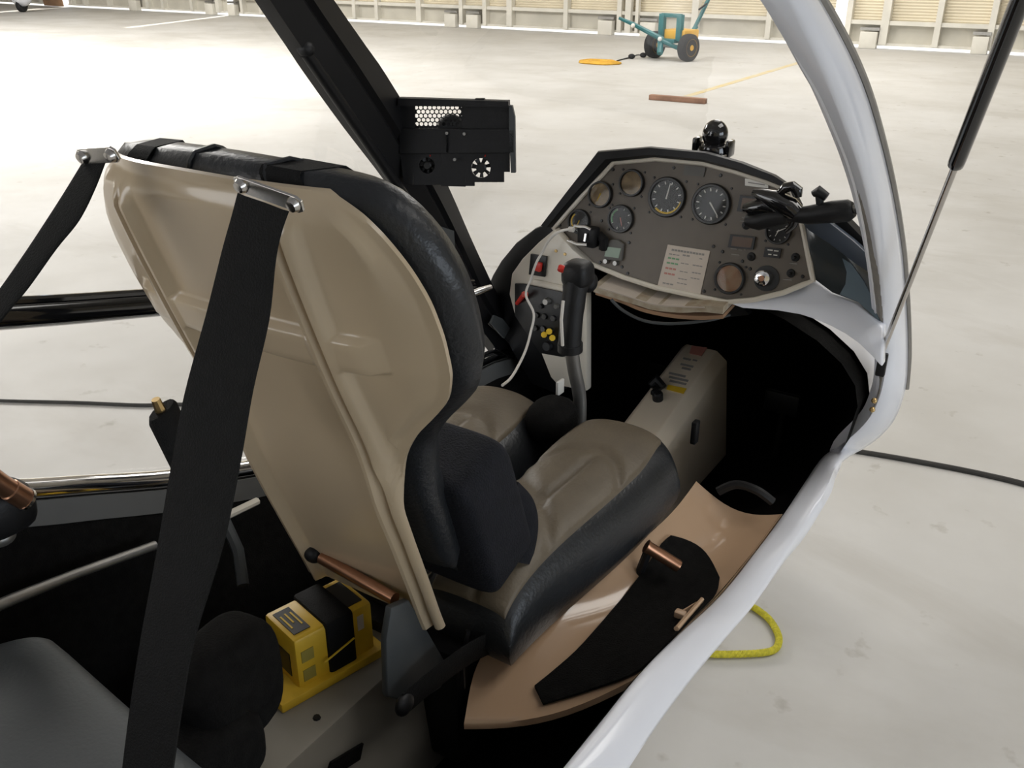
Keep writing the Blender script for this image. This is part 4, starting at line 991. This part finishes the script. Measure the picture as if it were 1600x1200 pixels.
pts = spline([HX(632, 1100, .130), HX(680, 1060, .140), HX(735, 1020, .150), HX(790, 990, .170), HX(840, 935, .190), HX(900, 890, .20)], 5)
MB().tube(pts, .022, 8, squash=(.12, (1, 0, 0))).build('webbing', 'webbing', lb)
MB().ell(HX(632, 1100, .130), (.010, .018, .018)).build('anchor', 'black_plastic', lb)
b2 = thing('belt_buckle', 'dark belt tongue tucked between lumbar pad and right thigh cushion', 'seat belt', HX(815, 850, .17))
MB().tube(spline([HX(800, 770, .16), HX(822, 795, .165), HX(828, 830, .17), HX(818, 880, .175)], 5), .020, 8, squash=(.3, (1, 0, 0))).build('webbing', 'navy_fabric', b2)

# ------------------------------------------------------------------ control stick
def cs(x, y, a=0.0): return HX(x, y, a)
ST = thing('control_stick', 'black pilot grip with red button on a curved grey control stick', 'control stick', cs(905, 690))
MB().tube(spline([cs(903, 700), cs(906, 650), cs(905, 615), cs(898, 580), cs(893, 545), cs(893, 530)], 5), .0135, 14).build('shaft', 'dull_steel', ST)
MB().tube([cs(891, 548), cs(891, 536)], [.024, .024], 16).build('collar', 'black_plastic', ST)
MB().tube(spline([cs(890, 540), cs(892, 510), cs(895, 480), cs(898, 455), cs(901, 440)], 4), [.0215] * 8 + [.0225] * 5 + [.024] * 4, 16).build('grip', 'black_plastic', ST)
MB().ell(cs(903, 428), (.027, .028, .026), None, 20, 12, .6).build('grip_head', 'black_plastic', ST)
MB().ell(cs(921, 441), (.015, .020, .020), None, 16, 10).build('trigger', 'black_plastic', ST)
MB().lathe([(.007, 0), (.007, .008), (.005, .011), (0, .011)], cs(881, 421), (-1, -.4, .3), 12).build('red_button', 'red_plastic', ST)
MB().lathe([(.007, 0), (.006, .008), (0, .008)], cs(908, 414), (0, -.2, 1), 12).build('hat_switch', 'mark_white', ST)
MB().ell(cs(862, 655, -.01) , (.045, .055, .042), None, 20, 12, .8).build('boot', 'carpet', ST)
tag(MB().box(HX(875, 605, -.10), (.006, .026, .032)).build('tag', 'mark_white', bevel=.001), 'small white tag left of the stick, outside light put into its colour', 'tag')  # brightness from outside is put into the plain white colour
MB().tube([cs(880, 470), cs(877, 500), cs(879, 540)], .003, 6).build('grip_highlight', 'wire_white', ST)  # white strip standing in for the bright reflection left of the grip

# ------------------------------------------------------------------ centre console with fuel valve
def gC(p): return p.z - (.640 + .25 * (p.y - 1.75))
cA, cB, cC, cD = [hit(x, y, gC) for x, y in [(940, 697), (1069, 537), (1122, 546), (1010, 700)]]
CC = thing('centre_console', 'beige sloping box console with placards between the rudder pedals', 'console', ((cA + cC) / 2).x and Vector(((cA.x + cC.x) / 2, (cA.y + cC.y) / 2, .42)))
aL = (cA.x + cB.x) / 2; aR = (cC.x + cD.x) / 2; b0, b1 = min(cA.y, cD.y), (cB.y + cC.y) / 2
rows = []
for b in (b0, b1):
    z = .640 + .25 * (b - 1.75); rows.append([(aL - .012, b, .44), (aL - .004, b, z - .015), (aL + .010, b, z), (aR, b, z), (aR + .030, b, z - .022), (aR + .055, b, .44)])
mb = MB(); mb.grid(rows, True); mb.add(rows[0], [tuple(range(6))]); mb.add(rows[1], [tuple(range(6))])
CB = mb.build('console_box', 'console_beige', CC, bevel=.004)
def cc(x, y, lift=0.0): return hit(x, y, gC) + Vector((0, -.24, .97)) * lift
def cstrip(px, m, name): return MB().prism([cc(x, y, .001) for x, y in px], Vector((0, -.0003, .0012))).build(name, m, CB, smooth=False)
cd_ = cstrip([(1081, 541), (1105, 544), (1096, 557), (1077, 553)], 'mark_pink', 'red_placard')
cstrip([(1044, 602), (1073, 608), (1068, 616), (1041, 609)], 'mark_yellow', 'yellow_stripe')
mb = MB()
for (x0, x1, y, s_) in [(1068, 1080, 559, 3), (1083, 1090, 562, 2), (1064, 1084, 568, 3), (1066, 1080, 574, 3), (1046, 1072, 582, 3), (1046, 1076, 588, 3), (1047, 1073, 594, 3)]:
    mb.prism([cc(x0, y, .0012), cc(x1, y + (x1 - x0) * .22, .0012), cc(x1 - 1.5, y + (x1 - x0) * .22 + s_, .0012), cc(x0 - 1.5, y + s_, .0012)], (0, 0, .0006))
mb.build('printed_text', 'mark_grey', CB, smooth=False)
vv = MB().tube([cc(1016, 606, .006), cc(1026, 601, .014), cc(1037, 608, .006)], [.010, .016, .009], 10).build('fuel_valve', 'black_plastic', CC)
MB().lathe([(.013, 0), (.013, .018), (.009, .022), (0, .022)], cc(1028, 624, .0), (0, -.3, 1), 14).build('valve_knob', 'black_plastic', CC)
MB().box(cc(1027, 612, .006), (.014, .05, .012)).build('valve_lever', 'black_plastic', CC, bevel=.003)
MB().box(HX(1086, 675, .20), (.012, .02, .05)).build('console_catch', 'black_plastic', CC, bevel=.003)
# rudder pedals in the dark footwell
for a in (-.17, .20):
    pd = thing('rudder_pedal', 'black rudder pedal deep in the footwell ' + ('left of the console' if a < 0 else 'right of the console'), 'pedal', (a, 2.2, .45), 'rudder pedals')
    MB().tube([(a, 2.2, .42), (a, 2.22, .56)], .010, 8).build('arm', 'dull_steel' if False else 'black_plastic', pd)
    MB().box((a, 2.2, .58), (.09, .02, .06)).build('pad', 'black_plastic', pd, bevel=.006)

# ------------------------------------------------------------------ behind the seat: tunnel, yellow unit, pouch, rear seat
tz = .66
tR = [HZ(400, 1200, tz), HZ(690, 1012, tz)]
ar = (tR[0].x + tR[1].x) / 2 + .0
TU = MB().prism([(ar - .20, .30, .42), (ar - .19, .30, tz), (ar, .30, tz), (ar + .03, .30, .42)], (0, .62, 0)).build('centre_tunnel', 'tunnel_grey', AIR, bevel=.006)
MB().prism([HX(x, y, ar + .020) for x, y in [(515, 1190), (565, 1160), (560, 1185), (505, 1220)]], (.004, 0, 0)).build('tunnel_slot', 'carpet', TU, smooth=False)
MB().lathe([(.006, 0), (.005, .003), (0, .003)], HZ(495, 1122, tz), (0, 0, 1), 8).build('tunnel_screw', 'black_plastic', TU)
q0, q1, q2 = HZ(460, 1002, .765), HZ(582, 938, .765), HZ(420, 976, .765)
YB = thing('yellow_locator_box', 'yellow box unit strapped down with a wide black band behind the seat', 'beacon', Vector(((q0.x + q2.x) / 2, (q0.y + q1.y) / 2, tz)))
dv = (q1 - q0).normalized(); du = Vector((-dv.y, dv.x, 0)); ln = (q1 - q0).length; M = Matrix((-du, dv, Vector((0, 0, 1)))).transposed()
cen_ = lerp(q0, q1, .5) + du * .045
MB().box(Vector((cen_.x, cen_.y, tz + .054)), (.085, ln, .095), M).build('body', 'yellow_box', YB, bevel=.006)
MB().box(Vector((cen_.x, cen_.y, tz + .008)) - dv * .012, (.11, ln + .05, .016), M).build('tray', 'yellow_box', YB, bevel=.003)
MB().box(Vector((cen_.x, cen_.y, tz + .055)) + dv * .008, (.095, ln * .36, .104), M).build('band', 'webbing', YB, bevel=.006)
MB().box(Vector((cen_.x, cen_.y, tz + .102)) - dv * ln * .34, (.060, ln * .20, .002), M).build('top_label', 'gauge_black', YB, smooth=False)
MB().box(Vector((cen_.x, cen_.y, tz + .102)) + dv * ln * .32, (.060, ln * .22, .002), M).build('top_label', 'gauge_black', YB, smooth=False)
mb = MB()
for k in range(3): mb.box(Vector((cen_.x, cen_.y, tz + .1035)) - dv * (ln * .34 + (k - 1) * .008) + du * (.006 * (k % 2)), (.034 - .008 * (k % 2), .0025, .0006), M)
mb.build('label_print', 'mark_yellow', YB, smooth=False)
rf = cen_ - du * .0432
for dz in (.068, .034): MB().box(Vector((rf.x, rf.y, tz + dz)) - dv * ln * .36, (.0012, ln * .15, .020), M).build('side_mark', 'stencil', YB, smooth=False)
MB().box(Vector((rf.x, rf.y, tz + .075)) + dv * ln * .33, (.0012, ln * .08, .026), M).build('side_label', 'paper', YB, smooth=False)
MB().box(Vector((cen_.x, cen_.y, tz + .048)) - dv * (ln / 2 + .0006), (.05, .0012, .04), M).build('end_label', 'gauge_black', YB, smooth=False)
MB().tube([Vector((rf.x, rf.y, tz + .045)) - dv * ln * .2 - du * .007, Vector((rf.x, rf.y, tz + .060)) + dv * ln * .2 - du * .007], .0016, 5).build('tie_cord', 'mark_yellow', YB)

pc = HD(352, 1050, 1.12)
pch = thing('black_pouch', 'soft black pouch lying left of the yellow box behind the belt', 'pouch', pc)
MB().ell(pc - Vector((0, 0, .02)), (.046, .070, .080), Matrix.Rotation(R(8), 3, 'Z'), 28, 18, .6).build('body', 'carpet', pch)
MB().ell(pc + Vector((.012, -.06, -.07)), (.055, .07, .05), Matrix.Rotation(R(-6), 3, 'Z'), 24, 14, .55).build('flap', 'carpet', pch)

RS = thing('passenger_seat', 'grey leather rear seat cushion at the lower left corner', 'seat', HZ(120, 1150, .45))
rp = [(-130, 1030), (-40, 1006), (20, 990), (55, 983), (80, 988), (105, 1008), (150, 1048), (200, 1092), (262, 1142), (340, 1206), (380, 1300), (-130, 1400)]
RP = [HZ(x, y, .885) for x, y in rp]
MB().prism([p + Vector((0, 0, 0)) for p in RP], (0, 0, -.13)).build('cushion', 'rear_leather', RS, bevel=.020, seg=4)
MB().prism([p + Vector((0, -.03, -.14)) for p in RP], (0, 0, -.30)).build('seat_box', 'carpet', RS, smooth=False)

# left rear controls and rods
tl = thing('rear_throttle', 'bronze tube lever with black clamp at the left edge of the cabin', 'lever', HX(20, 830, -.36))
MB().tube([HX(-60, 712, -.30), HX(0, 755, -.30), HX(14, 764, -.30), HX(15, 765, -.30), HX(40, 780, -.30)], [.013, .013, .013, .0145, .0145], 16).build('tube', 'copper', tl)
MB().tube([HX(38, 779, -.30), HX(42, 781, -.30)], [.0155, .0155], 16).build('tube_lip', 'steel', tl)
MB().ell(HX(2, 795, -.33), (.03, .04, .035), None, 16, 10, .6).build('clamp', 'black_plastic', tl)
MB().tube([HX(26, 806, -.32), HX(30, 820, -.32)], .006, 8).build('screw', 'steel', tl)
MB().ell(HX(0, 836, -.34), (.02, .02, .015)).build('pivot', 'dull_steel', tl)
tag(MB().tube([HX(-40, 962, -.33), HX(20, 936, -.335), HX(120, 896, -.34), HX(242, 852, -.345)], [.0085, .0085, .0075, .0075], 12).build('control_rod', 'dull_steel'), 'thin grey metal push rod along the dark left cabin wall', 'rod')
MB().tube([HX(350, 808, -.34), HX(402, 783, -.345)], .007, 8).build('side_stringer', 'offwhite', AIR)
MB().tube([HX(350, 812, -.34), HX(372, 860, -.30), HX(380, 915, -.26)], .010, 8).build('side_web', 'bracket_grey', AIR)
hr = thing('harness_reel', 'black upright harness stub with brass tip beside the wide belt', 'harness', HX(300, 745, .02))
h0, h1 = HX(252, 640, .02), HX(304, 748, .02)
MB().tube([h0, lerp(h0, h1, .05), h1], [.018, .0205, .0205], 12, squash=(.45, (1, .2, 0))).build('stub', 'webbing', hr)
MB().tube([h0 + Vector((0, 0, -.004)), HX(243, 624, .02)], [.006, .0045], 8).build('brass_tip', 'brass', hr)
